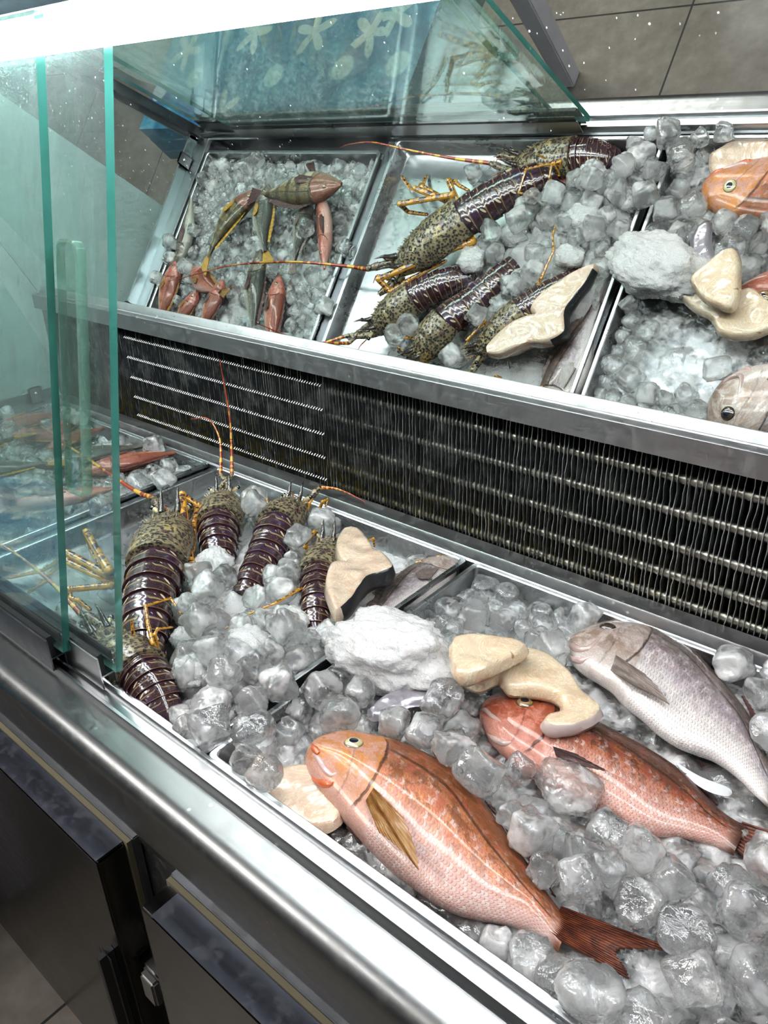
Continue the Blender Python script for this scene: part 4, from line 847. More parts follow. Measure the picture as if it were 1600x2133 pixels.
lobster('spiny lobster under the two-lobed steak, lowest head hidden by the steak', (-.7226, .6887, .880), (-.790, .782, .874), [(-.7226, .6887, .880), (-.704, .668, .878), (-.680, .641, .874), (-.656, .613, .864), (-.636, .590, .853)], .031, .026,
    legs=[([W(650, 1150, .872), W(634, 1140, .892), W(655, 1105, .895)][::-1] + [W(632, 1195, .872)], .0038), ([W(634, 1185, .87), W(640, 1130, .89), W(665, 1100, .89)], .0034), ([W(636, 1222, .876), W(622, 1228, .892), W(575, 1256, .898), W(520, 1278, .892), W(468, 1310, .885)], .0042),
          ([W(770, 1125, .875), W(778, 1122, .885), W(780, 1140, .872)], .004)],
    ants=[None, None], sc=.78, seed=6, fan_=False)
for pts, r, lab in (([W(866, 1172, .872), W(885, 1170, .874), W(902, 1166, .874)], .0035, 'loose orange lobster leg on the ice by the back ledge, longer piece'), ([W(876, 1206, .868), W(884, 1204, .872), W(890, 1208, .868)], .004, 'loose orange lobster leg end beside the tray divider, short curled piece')):
    bm = BM(); tube(bm, pts, [r * .7, r, r * .6, r * .9], 8, 10); tag(obj('lobster_leg', bm, LEG, None, 60, loc=pts[1] - Vector((0, 0, r))), lab, 'lobster leg')
# ------------------------------------------------------------------ smaller fish
def small_fish(loc, yaw, L_, Hh, tk, mat_, finm, label, name='rockfish', bend=0., eyem=None, tl=.2, group='small whole fish in the far tray', pitch=0., roll=0.):
    root = thing(name, loc, label, 'fish', group); loc = Vector(loc)
    ca, sa = math.cos(yaw), math.sin(yaw); fwd = Vector((ca, sa, 0)); lat = Vector((-sa, ca, 0))
    def pt(s, h, z=0): # s 0 snout .. 1 tail base, bend sideways
        off = bend * (s - .5) ** 2 * L_; return loc + fwd * (.5 - s) * L_ + lat * (h + off) + Vector((0, 0, z + pitch * (.5 - s) * L_))
    top = [.14, .50, .78, .93, 1, 1, .96, .85, .70, .52, .36, .25, .20]; bot = [-.12, -.42, -.68, -.86, -.96, -1, -.97, -.85, -.66, -.46, -.30, -.22, -.18]
    secs = [(tuple(pt(i / 12, t * Hh)), tuple(pt(i / 12, b_ * Hh))) for i, (t, b_) in enumerate(zip(top, bot))]
    bm = BM(); sect_fish(bm, secs, 0, [tk * .15, tk * .7, tk * .95, tk, tk, tk * .9, tk * .75, tk * .5, tk * .3, tk * .2], nl=40, na=20, shrink=1., roll=roll); bv = BVHTree.FromBMesh(bm)
    obj('body', bm, mat_, root, 60)
    o_ = pt(.14, Hh * .28) + Vector((0, 0, .1)); h = bv.ray_cast(o_, Vector((0, 0, -1)))
    if h[0]: eye(root, h[0], h[1] if h[1].z > 0 else -h[1], .0050, eyem or EYE_R)
    bm = BM(); fan(bm, pt(.97, .2 * Hh), pt(.97, -.18 * Hh), [pt(.97 + tl, .62 * Hh), pt(.97 + tl * 1.05, .25 * Hh), pt(.97 + tl * .98, -.2 * Hh), pt(.97 + tl, -.6 * Hh)], (0, 0, 1), .001, 6, 4); obj('tail_fin', bm, finm, root)
    bm = BM(); fan(bm, pt(.30, .92 * Hh), pt(.86, .38 * Hh), [pt(.31, 1.02 * Hh), pt(.42, 1.22 * Hh), pt(.58, 1.16 * Hh), pt(.72, .98 * Hh), pt(.88, .58 * Hh)], (0, 0, 1), .0008, 4, 4); obj('dorsal_fin', bm, finm, root)
    bm = BM(); fan(bm, pt(.30, .05 * Hh, tk * .9), pt(.30, -.35 * Hh, tk * .85), [pt(.46, .05 * Hh, tk * 1.15), pt(.50, -.25 * Hh, tk * 1.15), pt(.46, -.55 * Hh, tk * 1.0)], (0, 0, 1), .0007, 5, 3); obj('pectoral_fin', bm, finm, root)
    return root
OLIVE = fish_mat('banded_olive_skin', (.10, .085, .03), (.26, .20, .08), (.62, .58, .44), (.22, .10, .06), (.36, .17, .12), 2.2, gold=.4, spk=(.30, .24, .06), silver=.4, band=.75)
PINKS = fish_mat('mottled_pink_skin', (.26, .07, .04), (.55, .17, .10), (.78, .48, .40), (.42, .10, .07), (.58, .28, .22), 5.5, gold=.5, spk=(.60, .30, .08), silver=.4)
GREYS = fish_mat('dark_grey_green_skin', (.045, .05, .04), (.14, .14, .10), (.55, .56, .48), (.12, .10, .08), (.25, .22, .17), 8.8, gold=.3, spk=(.2, .2, .08), silver=.6)
YELF = fin_membrane('yellow_orange_membrane', (.70, .36, .03), (.80, .52, .08), 12.)
SF = [((625, 395), .905, math.radians(-8), 0.244, 0.039, 0.024, OLIVE, FIN_D, 'large dark-banded rockfish on top of the ice in the far tray', 0.),
      ((548, 458), .893, math.radians(245), 0.183, 0.030, 0.020, GREYS, YELF, 'olive-backed fish with a pale side, below the large banded rockfish', .25),
      ((478, 455), .892, math.radians(-62), 0.207, 0.031, 0.020, OLIVE, YELF, 'yellow-tailed banded fish at the left of the far heap', .5),
      ((675, 455), .886, math.radians(58), 0.256, 0.019, 0.016, PINKS, FIN_D, 'slender maroon fish lying by the tray divider', .2),
      ((628, 480), .876, math.radians(-100), 0.159, 0.023, 0.018, GREYS, FIN_G, 'small black fish between the slender maroon fish and the ice', 0.),
      ((390, 480), .872, math.radians(75), 0.207, 0.023, 0.018, GREYS, FIN_D, 'dark mottled fish against the left wall of the far tray', .2),
      ((350, 610), .872, math.radians(-98), 0.183, 0.031, 0.020, PINKS, FIN_O, 'pink fish with a dusky back in the near left corner of the far tray', 0.),
      ((385, 650), .864, math.radians(-70), 0.134, 0.023, 0.017, PINKS, FIN_O, 'small pale pink fish beside the coil, second from the left', .0),
      ((425, 590), .878, math.radians(-160), 0.146, 0.026, 0.018, PINKS, FIN_O, 'orange-pink fish lying across the ice near the lobster antenna', .3),
      ((440, 640), .868, math.radians(-85), 0.146, 0.026, 0.018, PINKS, FIN_D, 'short red fish lying beside the bare patch of tray', 0.),
      ((530, 610), .880, math.radians(-112), 0.220, 0.029, 0.019, GREYS, FIN_D, 'dark green-black fish under the lobster antenna', .15),
      ((570, 655), .872, math.radians(-110), 0.195, 0.027, 0.019, PINKS, FIN_D, 'pale-bellied pink fish nearest the tray divider by the coil', .1)]
for px, z, yw, L_, Hh, tk, mt, fm, lab, bd in SF:
    p = at(*px, z=z + .004, m=True); small_fish(p, yw, L_, Hh, tk, mt, fm, lab, bend=bd)
small_fish(at(860, 1228, z=.862), math.radians(93), .24, .040, .020, SILV, FIN_G, 'silver fish mostly buried in ice between the two-lobed steak and the tray divider', 'silver_fish', eyem=EYE_O, group=None)
# ------------------------------------------------------------------ ice
def ice_mat(name, white=(.975, .975, .97), cloud=.13, leak=.15, rough=.015, bsc=70., bst=.65, bd=.0035):
    b = NB(name); ob = b.co(); oi = b.nt.nodes.new('ShaderNodeObjectInfo'); v = b.vm('ADD', ob, b.vm('SCALE', b.comb(oi.outputs['Random'], oi.outputs['Random'], 0.), (0, 0, 0)))
    k = b.nt.nodes.new('ShaderNodeVectorMath'); k.operation = 'MULTIPLY_ADD'; b.nt.links.new(ob, k.inputs[0]); k.inputs[1].default_value = (1, 1, 1)
    b.nt.links.new(b.comb(b.ma('MULTIPLY', oi.outputs['Random'], 5.), b.ma('MULTIPLY', oi.outputs['Random'], 3.)), k.inputs[2]); v = k.outputs[0]
    n = b.noise(v, bsc, 4., .6, dist=.4); n2 = b.noise(v, bsc * .35, 3., .6); cr_ = b.ma('ABSOLUTE', b.ma('SUBTRACT', b.noise(v, bsc * .8, 2., .5, dist=1.5), .5))
    h = b.ma('ADD', n, b.ma('MULTIPLY', n2, 1.4)); nr = b.bump(h, bst, bd)
    rg = b.ma('ADD', rough, b.ma('MULTIPLY', b.sm(n2, .5, .7), .12))
    g = b.pr(col=(.995, .995, .99), trans=1., ior=1.31, rough=rg, nrm=nr, spec=.5)
    tr = b.n('BsdfTransparent', {'Color': (.97, .97, .965)})
    df = b.pr(col=white, sss=1., sssr=(.9, .95, 1.), ssss=.012, rough=.18, nrm=nr)
    cl = b.ma('ADD', cloud * .5, b.ma('MULTIPLY', b.sm(n2, .48, .62), cloud * 2.), clamp=True)
    sh = b.mixs(cl, b.mixs(leak, g, tr), df)
    gl = b.n('BsdfGlossy', {'Color': (1, 1, 1), 'Roughness': .03, 'Normal': nr}); fr = b.ma('ADD', .045, b.ma('MULTIPLY', b.ma('POWER', b.n('LayerWeight', {'Blend': .5, 'Normal': nr}, o=1), 3.), .5))
    return b.done(b.mixs(fr, sh, gl))
ICEM = ice_mat('clear_melting_ice'); ICEC = ice_mat('cloudy_ice', cloud=.27, leak=.15, rough=.03)
SNOW = ice_mat('crushed_white_ice', (.985, .985, .985), cloud=2.5, leak=.05, rough=.2, bsc=420., bst=1., bd=.0022)
def ice_mesh(k, nu=28, nv=19):
    """melting bar ice: rounded block, tapered, with a hollow in one end"""
    from mathutils import noise as mn
    rg = random.Random(100 + k); a = .0165; n1 = rg.uniform(.45, .95); n2 = rg.uniform(.42, .7); tp = rg.uniform(.02, .22); dim = rg.choice([.2, .45, .6, .35]); hh = rg.uniform(.85, 1.15); bm = BM()
    sg = lambda c, e: math.copysign(abs(c) ** e, c); rows = []
    for i in range(nv + 1):
        ph = -math.pi / 2 + math.pi * i / nv; row = []
        for j in range(nu):
            th = 2 * math.pi * j / nu
            x = sg(math.cos(ph), n2) * sg(math.cos(th), n1); y = sg(math.cos(ph), n2) * sg(math.sin(th), n1); z = sg(math.sin(ph), n2) * hh
            z0 = z; x *= 1 - tp * z; y *= 1 - tp * z
            r2 = x * x + y * y
            if z0 > .5: z -= dim * max(0, 1 - r2 / .55) ** 1.5 * (z0 - .2)
            p = Vector((x, y, z)); q = p * 1.1 + Vector((k * 3.1, 0, 0)); p *= 1 + .22 * mn.noise(q) + .09 * mn.noise(q * 2.7) + .03 * mn.noise(q * 6)
            row.append(p * a)
        rows.append(row)
    R_ = [[bm.verts.new(p) for p in r] for r in rows[1:-1]]; lo = bm.verts.new(sum(rows[0], Vector()) / nu); hi = bm.verts.new(sum(rows[-1], Vector()) / nu)
    for a_, b_ in zip(R_, R_[1:]):
        for j in range(nu): bm.faces.new((a_[j], a_[(j + 1) % nu], b_[(j + 1) % nu], b_[j]))
    for j in range(nu): bm.faces.new((lo, R_[0][(j + 1) % nu], R_[0][j])); bm.faces.new((hi, R_[-1][j], R_[-1][(j + 1) % nu]))
    me = bpy.data.meshes.new('ice_cube'); bmesh.ops.recalc_face_normals(bm, faces=bm.faces); bm.to_mesh(me); bm.free()
    for f in me.polygons: f.use_smooth = True
    me.materials.append(ICEC if k % 4 == 3 else ICEM); return me
IM = [ice_mesh(k) for k in range(9)]
def lump(name, c, r, sc_, seed, mat_, sub=5, amp=.5, label=None, cat=None, group=None, chips=0, kind=None, rot=0., grit=True):
    from mathutils import noise as mn
    bm = BM(); c = Vector(c); Rm = Matrix.Rotation(rot, 3, 'Z')
    for v in bmesh.ops.create_icosphere(bm, subdivisions=sub, radius=1)['verts']:
        q = v.co.copy(); s_ = Vector((seed * 3.7, seed, 0)); k = 1 + amp * .55 * mn.noise(q * 1.7 + s_) + amp * .2 * mn.noise(q * 4.2 + s_) + amp * .09 * mn.noise(q * 10 + s_) + amp * .05 * mn.noise(q * 24 + s_) + (amp * .16 * min(.5, (lambda d_: d_[1] - d_[0])(mn.voronoi(q * 6 + s_)[0])) if grit else 0)
        v.co = Rm @ (Vector((q.x * sc_[0], q.y * sc_[1], q.z * sc_[2])) * r * k) + c
    rg = random.Random(seed); bm.verts.ensure_lookup_table(); base = [v.co.copy() for v in bm.verts if v.co.z > c.z - .2 * r * sc_[2]]
    for _ in range(chips):
        p = rg.choice(base); s0 = rg.uniform(.0014, .0045); q = Quaternion((rg.random() - .5, rg.random() - .5, rg.random() - .5, rg.random() - .5)).normalized()
        for v in bmesh.ops.create_icosphere(bm, subdivisions=1, radius=1)['verts']: v.co = q @ Vector((v.co.x * s0 * 1.5, v.co.y * s0, v.co.z * s0 * .7)) + p
    o = obj(name, bm, mat_, None, 35, loc=c - Vector((0, 0, r * sc_[2]))); return tag(o, label, cat, group, kind)
MOUND = ((-.500, .588, .898), .088, (1.0, .60, .50))
lump('crushed_ice_mound', MOUND[0], MOUND[1], MOUND[2], 3, SNOW, 6, .45, 'white mound of crushed ice heaped over the tray divider beside the cream steaks', 'crushed ice', None, 0, 'stuff', math.radians(15))
STAIN = NB('yellow_stained_crushed_ice')
def stain():
    b = STAIN; n = b.noise(b.co(), 38., 3.); c = b.mix(b.sm(n, .5, .64), (.92, .94, .95), (.74, .72, .22)); nr = b.bump(b.noise(b.co(), 200., 4.), .8, .003)
    df = b.mixs(.5, b.n('BsdfDiffuse', {'Color': c, 'Normal': nr}), b.n('BsdfTranslucent', {'Color': c, 'Normal': nr}))
    return b.done(b.mixs(.72, b.pr(col=c, trans=1., ior=1.31, rough=.15, nrm=nr), df))
STAIN = stain()
lump('crushed_ice_lump', at(448, 1172, z=.888), .028, (1.05, .9, .75), 7, SNOW, 5, .5, 'white crumbly lump of crushed ice between the biggest lobster and the purple tail', 'crushed ice', None, 0, 'stuff')
lump('crushed_ice_lump', at(418, 1215, z=.872), .027, (1.1, .9, .7), 8, STAIN, 5, .5, 'crushed ice lump stained yellow beside the biggest lobster tail', 'crushed ice', None, 0, 'stuff')
lump('crushed_ice_lump', at(425, 1262, z=.868), .026, (1.1, .9, .8), 9, SNOW, 5, .5, 'rough whitish ice lump below the yellow-stained one', 'crushed ice', None, 0, 'stuff')
lump('crushed_ice_lump', at(390, 1335, z=.872), .024, (1.0, .8, .8), 11, SNOW, 5, .5, 'rough white ice lump beside the lobster nearest the front rail', 'crushed ice', None, 0, 'stuff')
lump('crushed_ice_lump', at(815, 1810, z=.850), .022, (1.7, .7, .7), 12, SNOW, 5, .5, 'crushed ice packed between the front rail and the belly of the pink bream', 'crushed ice', None, 0, 'stuff', rot=-.3)
def frosty(name, px, py, z, r, sc_, seed, lab): lump(name, at(px, py, z=z), r, sc_, seed, ICEC, 5, .35, lab, 'ice lump', None, 0, None)
frosty('ice_lump', 1185, 1640, .878, .030, (1.15, .9, .75), 21, 'biggest smooth ice lump, against the belly of the red bream')
frosty('ice_lump', 800, 1365, .874, .026, (1.2, .8, .8), 23, 'smooth ice lump under the front edge of the crushed ice mound')
frosty('ice_lump', 905, 1385, .892, .020, (.8, .8, 1.2), 24, 'glassy ice lump hanging at the corner of the mound by the cream steak')
frosty('ice_lump', 1285, 1435, .858, .022, (1., .9, .9), 25, 'ice lump wedged between the curved steak and the silver bream')

def ice_bed(name, x0, x1, y0, y1, hf, mat_, label, step=.0045):
    """bed of crushed ice: a knobbly surface over the tray bottom"""
    from mathutils import noise as mn
    bm = BM(); nx_, ny_ = int((x1 - x0) / step), int((y1 - y0) / step); g_ = {}
    for i in range(nx_ + 1):
        for j in range(ny_ + 1):
            x = x0 + (x1 - x0) * i / nx_; y = y0 + (y1 - y0) * j / ny_; h = hf(x, y)
            ed = min(i, j, nx_ - i, ny_ - j)
            vd = mn.voronoi(Vector((x * 42, y * 42, 0)))[0]; vd2 = mn.voronoi(Vector((x * 110, y * 110, 3)))[0]
            z = .8415 + max(0, h) * (1 - .5 * vd[0]) + .009 * (vd[1] - vd[0]) * min(1, h * 60) + .004 * (vd2[1] - vd2[0]) * min(1, h * 60) + .0015 * mn.noise(Vector((x * 200, y * 200, 0)))
            if h <= 0 or ed == 0: z = .8405
            g_[i, j] = bm.verts.new((x, y, z))
    for i in range(nx_):
        for j in range(ny_):
            if max(g_[i, j].co.z, g_[i + 1, j].co.z, g_[i, j + 1].co.z, g_[i + 1, j + 1].co.z) > .8406: bm.faces.new((g_[i, j], g_[i + 1, j], g_[i + 1, j + 1], g_[i, j + 1]))
    bmesh.ops.delete(bm, geom=[v for v in bm.verts if not v.link_faces], context='VERTS')
    o = obj(name, bm, mat_, None, 50, loc=((x0 + x1) / 2, (y0 + y1) / 2, .8405)); return tag(o, label, 'ice', kind='stuff')
def sst(x, a, b_): t = max(0, min(1, (x - a) / (b_ - a))); return t * t * (3 - 2 * t)
def lim2(y): return (-.70 - .18 * (y - .38) / .22) if y < .6 else (-.88 - .17 * (y - .6) / .25)
ice_bed('crushed_ice_bed', -1.15, -.586, .359, .845, lambda x, y: .036 * sst(x, lim2(y) + .005, lim2(y) + .07) * (1 - .75 * sst(y, .66, .76)), SNOW, 'bed of crushed ice under the cubes between the lobsters')
ice_bed('crushed_ice_bed', -.541, .031, .359, .845, lambda x, y: .021 * (1 - .8 * sst(y, .68, .78) * sst(-x, .30, .38)), ICEC, 'bed of crushed ice under the three sea breams')
ice_bed('crushed_ice_bed', -1.784, -1.214, .388, .845, lambda x, y: .020 * (1 - sst(y, .72, .78) * sst(x, -1.56, -1.50) * sst(-x, 1.33, 1.38)), ICEC, 'bed of crushed ice under the small fish in the far tray', .006)
for j_, (px, py, z, r, sc_, m__) in enumerate([(520, 1345, .880, .030, (1.2, .9, .8), 0), (400, 1400, .878, .028, (1.1, .9, .8), 0), (590, 1215, .872, .027, (1, 1.1, .9), 1), (600, 1290, .882, .024, (1.2, .9, .7), 0), (470, 1430, .880, .026, (1.2, .9, .8), 1), (560, 1420, .884, .022, (1.1, .9, .8), 1)]):
    lump('ice_lump', at(px, py, z=z), r, sc_, 40 + j_, (SNOW, ICEC)[m__], 5, .45, ['white ice lump behind the smooth cubes, centre of the lobster tray', 'white ice lump beside the tail of the lobster nearest the rail', 'clear ice lump between the purple tail and the lobster under the steak', 'white ice lump below the outstretched orange lobster leg', 'clear ice lump at the front of the lobster tray', 'clear ice lump against the tray divider beside the mound'][j_], 'ice lump', None, 0, None)
ICE = []
ICE = [(3,(0.85,0.81,0.82),(-0.5317,0.3674,0.8538),(0.02,0.03,1.0,0.0)),
(7,(0.84,0.88,0.98),(-0.2071,0.3712,0.8575),(0.98,-0.08,0.06,0.18)),
(1,(1.06,0.98,1.13),(-0.1747,0.3777,0.8575),(0.01,0.45,-0.89,-0.04)),
(1,(1.17,1.21,1.16),(-0.0423,0.3783,0.8598),(0.09,0.02,0.83,0.54)),
(7,(0.72,0.77,0.75),(0.0232,0.3675,0.8518),(0.04,0.02,-1.0,0.04)),
(2,(1.03,1.17,1.19),(-0.5285,0.3976,0.8606),(0.49,0.52,-0.53,-0.46)),
(5,(1.19,1.04,1.11),(-0.1735,0.4569,0.8578),(0.11,0.0,-0.7,-0.71)),
(1,(1.07,1.05,1.05),(-0.1205,0.3763,0.8589),(0.68,-0.15,-0.72,-0.07)),
(5,(0.96,1.09,1.05),(-0.071,0.4015,0.858),(0.28,0.48,-0.59,-0.59)),
(3,(1.1,1.06,0.98),(0.0113,0.3994,0.8581),(0.31,-0.75,0.25,0.52)),
(7,(1.07,1.13,1.14),(-0.5258,0.4337,0.8605),(0.75,0.01,0.1,-0.65)),
(5,(1.13,1.15,0.94),(-0.4991,0.4658,0.8561),(0.1,0.88,-0.45,-0.09)),
(0,(0.73,0.71,0.75),(-0.2023,0.4418,0.8875),(0.98,-0.19,0.06,-0.04)),
(8,(1.24,1.15,1.19),(-0.0537,0.4382,0.8596),(0.0,0.68,0.73,0.09)),
(4,(1.12,1.14,1.14),(0.0178,0.4372,0.8546),(0.01,-0.47,0.88,-0.01)),
(5,(1.04,1.14,1.01),(-0.5242,0.4951,0.8567),(0.91,-0.03,0.01,-0.42)),
(8,(0.83,0.88,0.98),(-0.4647,0.495,0.8559),(0.61,-0.08,-0.08,0.78)),
(5,(0.81,0.84,0.85),(-0.4419,0.5229,0.8539),(0.35,-0.56,0.55,-0.52)),
(7,(1.19,1.07,1.19),(-0.2276,0.4621,0.8924),(0.18,0.56,-0.79,0.17)),
(1,(1.13,1.06,1.11),(-0.1488,0.4908,0.8575),(0.09,0.23,0.97,0.07)),
(8,(0.83,0.83,0.71),(-0.1121,0.4873,0.8537),(0.08,-0.1,-0.81,0.57)),
(5,(0.97,1.02,0.9),(-0.0877,0.4693,0.8573),(0.53,0.59,0.37,0.48)),
(0,(0.77,0.78,0.76),(-0.0536,0.5086,0.8528),(0.04,0.01,-0.01,1.0)),
(1,(1.07,1.07,1.13),(0.0178,0.4775,0.8577),(0.02,0.7,-0.71,0.04)),
(1,(0.84,0.86,0.89),(-0.4949,0.5153,0.8558),(0.75,-0.04,0.0,0.66)),
(3,(0.96,0.94,0.9),(-0.4455,0.5561,0.8539),(0.6,0.02,-0.75,0.27)),
(7,(1.06,1.09,1.03),(-0.407,0.519,0.8538),(0.02,0.28,-0.96,0.05)),
(2,(0.74,0.85,0.76),(-0.427,0.5833,0.8506),(0.6,-0.25,0.72,0.25)),
(6,(1.32,1.28,1.38),(-0.3703,0.5606,0.8624),(0.02,0.77,-0.11,0.63)),
(3,(1.14,1.15,1.24),(-0.326,0.5161,0.8604),(0.03,0.3,0.95,-0.06)),
(4,(1.09,1.22,1.06),(-0.2878,0.5081,0.8596),(0.4,-0.77,0.25,-0.43)),
(7,(1.03,1.2,1.11),(-0.2527,0.5014,0.8572),(0.01,0.13,0.99,0.02)),
(8,(1.21,1.23,1.14),(-0.2157,0.4882,0.8608),(0.68,-0.03,0.01,-0.73)),
(2,(1.19,1.14,1.17),(-0.1824,0.5299,0.8606),(0.53,0.5,-0.51,0.45)),
(7,(0.96,0.91,0.81),(-0.1183,0.5558,0.8506),(0.0,0.61,-0.79,0.06)),
(4,(1.13,1.15,1.03),(-0.0865,0.513,0.8531),(0.0,0.7,0.71,-0.01)),
(8,(1.3,1.3,1.41),(-0.0307,0.5437,0.8596),(0.6,-0.32,-0.67,-0.31)),
(6,(1.37,1.3,1.38),(0.0151,0.5176,0.8624),(0.69,0.72,-0.02,0.05)),
(5,(1.32,1.24,1.32),(-0.3974,0.5532,0.896),(0.18,-0.63,-0.74,0.1)),
(8,(0.96,0.96,0.91),(-0.0656,0.5676,0.8538),(0.05,-0.05,-0.81,0.58)),
(8,(0.95,0.98,0.97),(0.0187,0.5568,0.8565),(0.01,-0.02,0.76,0.65)),
(7,(1.07,1.0,1.16),(-0.0094,0.6095,0.8557),(0.13,0.01,-0.69,-0.71)),
(2,(1.0,1.02,1.02),(-0.5203,0.6684,0.8549),(0.53,0.49,0.6,-0.36)),
(2,(0.73,0.69,0.75),(-0.3967,0.6307,0.8499),(0.05,-0.02,1.0,-0.03)),
(7,(0.76,0.72,0.82),(-0.4302,0.6332,0.8529),(0.35,-0.65,-0.39,-0.55)),
(8,(1.06,0.96,1.1),(-0.0185,0.6804,0.8585),(0.45,0.49,0.6,-0.44)),
(4,(0.76,0.71,0.78),(0.0213,0.6168,0.8502),(0.6,0.78,0.15,0.13)),
(7,(1.25,1.26,1.3),(-0.4936,0.765,0.8611),(0.84,-0.02,0.07,-0.53)),
(5,(1.07,1.03,1.07),(-0.3745,0.6557,0.8582),(0.55,-0.05,0.77,-0.32)),
(7,(1.09,1.09,1.31),(-0.3542,0.7331,0.8832),(0.2,0.73,-0.09,0.65)),
(1,(1.1,1.17,1.09),(-0.047,0.7232,0.8596),(0.58,0.0,-0.81,-0.14)),
(6,(1.26,1.1,1.06),(0.0182,0.6979,0.8593),(0.6,-0.24,0.49,0.58)),
(6,(0.8,0.7,0.79),(-0.5322,0.778,0.8527),(0.67,-0.71,0.17,0.12)),
(0,(0.67,0.8,0.7),(-0.4848,0.8055,0.851),(0.43,0.54,0.58,-0.43)),
(3,(0.78,0.79,0.71),(-0.4254,0.7867,0.8531),(0.06,0.76,-0.21,0.61)),
(3,(0.96,1.1,1.0),(-0.3976,0.7742,0.8559),(0.36,0.01,0.04,0.93)),
(1,(1.01,1.02,0.94),(-0.0936,0.7758,0.8808),(0.08,-0.86,-0.13,-0.48)),
(2,(1.08,1.07,1.0),(-0.04,0.7619,0.8592),(0.22,-0.26,0.59,-0.73)),
(6,(1.21,1.15,1.24),(-0.0044,0.7781,0.8577),(0.15,0.06,-0.75,-0.64)),
(1,(0.76,0.73,0.8),(0.0212,0.7358,0.8522),(0.03,0.07,-0.78,-0.62)),
(7,(0.77,0.67,0.71),(-0.5356,0.8025,0.8517),(0.49,-0.53,-0.54,0.43)),
(8,(0.7,0.78,0.71),(-0.5106,0.8016,0.8519),(0.07,0.1,-0.99,-0.05)),
(4,(0.87,0.95,0.87),(-0.4556,0.8169,0.8542),(0.36,0.68,0.38,-0.51)),
(6,(0.97,0.81,0.95),(-0.4104,0.8092,0.8541),(0.22,0.27,0.66,0.67)),
(0,(0.94,0.86,0.93),(-0.1109,0.792,0.8544),(0.55,0.72,0.35,0.23)),
(1,(0.74,0.78,0.68),(-0.084,0.8032,0.8509),(0.03,0.38,-0.92,0.03)),
(5,(1.02,1.02,1.04),(-0.0488,0.8004,0.8556),(0.09,-0.79,-0.14,-0.59)),
(0,(0.77,0.8,0.68),(0.0142,0.8083,0.8511),(0.56,0.83,0.04,-0.01)),
(6,(1.32,1.2,1.09),(0.0176,0.7983,0.8843),(0.86,0.47,-0.0,-0.21)),
(0,(0.99,1.07,0.97),(-0.5213,0.8319,0.8577),(0.46,0.54,-0.51,0.48)),
(5,(0.9,1.06,1.09),(-0.4851,0.8348,0.8581),(0.04,0.64,-0.76,-0.09)),
(6,(0.95,0.92,0.91),(-0.43,0.8348,0.8531),(0.0,-0.41,0.91,0.03)),
(7,(0.98,1.17,1.14),(-0.363,0.836,0.8756),(0.58,0.32,-0.48,-0.58)),
(5,(1.06,0.92,1.04),(-0.1123,0.8311,0.8555),(0.66,0.74,0.14,-0.0)),
(2,(1.04,1.0,1.05),(-0.0777,0.8339,0.8576),(0.0,-0.77,0.06,0.63)),
(8,(0.74,0.81,0.73),(0.0239,0.8363,0.8523),(0.03,0.04,-1.0,-0.04)),
(1,(0.75,0.75,0.76),(-0.5026,0.3665,0.8627),(0.06,-0.85,-0.24,0.46)),
(2,(0.84,0.96,0.9),(-0.469,0.3532,0.9005),(0.23,-0.67,0.34,-0.62)),
(1,(0.86,0.92,0.82),(-0.1446,0.3668,0.8783),(0.85,0.14,0.5,-0.04)),
(4,(1.33,1.35,1.17),(-0.1188,0.3583,0.8971),(0.05,0.29,0.95,-0.0)),
(8,(0.87,0.87,1.0),(-0.0865,0.3719,0.8561),(0.41,-0.58,0.45,0.54)),
(4,(0.85,0.98,0.94),(-0.0072,0.369,0.855),(0.69,0.27,-0.67,-0.06)),
(6,(1.33,1.37,1.17),(-0.5285,0.3899,0.8974),(0.06,0.36,0.92,0.12)),
(6,(0.77,0.81,0.69),(-0.1459,0.3936,0.8543),(0.3,0.23,0.65,-0.66)),
(2,(0.76,0.76,0.76),(-0.0357,0.4046,0.8784),(0.51,-0.53,-0.67,0.03)),
(0,(0.83,0.93,0.94),(-0.0159,0.4192,0.8559),(0.04,-0.92,0.39,0.01)),
(1,(0.84,0.84,0.76),(0.044,0.3963,0.8948),(0.37,-0.65,-0.34,-0.57)),
(1,(1.23,1.04,1.19),(-0.0836,0.4567,0.889),(0.03,0.31,-0.93,-0.17)),
(0,(1.05,1.14,1.11),(-0.5653,0.4595,0.8967),(0.3,0.67,0.41,-0.54)),
(4,(1.12,1.05,1.12),(-0.4246,0.4999,0.8894),(0.01,-0.53,-0.4,0.75)),
(8,(1.14,1.31,1.36),(-0.3037,0.4912,0.9006),(0.1,-0.64,0.63,0.42)),
(1,(0.95,0.88,0.86),(-0.1864,0.4809,0.8796),(0.22,0.5,-0.75,0.37)),
(4,(0.78,0.72,0.77),(-0.1805,0.4973,0.8525),(0.53,-0.59,0.57,-0.23)),
(3,(0.75,0.85,0.71),(-0.1564,0.4775,0.8863),(0.02,-0.93,-0.35,-0.09)),
(1,(1.09,1.09,1.27),(-0.1204,0.4653,0.8776),(0.23,-0.96,-0.0,-0.13)),
(2,(1.09,1.18,1.09),(-0.0541,0.4769,0.8604),(0.05,0.01,-0.7,0.71)),
(4,(1.12,1.15,1.06),(-0.0185,0.4583,0.8554),(0.01,0.92,0.38,-0.01)),
(4,(1.34,1.25,1.16),(-0.0271,0.4511,0.8924),(0.1,-0.59,-0.79,0.14)),
(7,(0.74,0.77,0.8),(-0.513,0.5389,0.8534),(0.11,-0.09,-0.78,0.6)),
(4,(0.82,0.8,0.8),(-0.4064,0.5555,0.8517),(0.01,0.71,0.71,-0.01)),
(2,(1.12,1.11,1.09),(-0.3888,0.5104,0.8895),(0.6,-0.25,-0.53,0.54)),
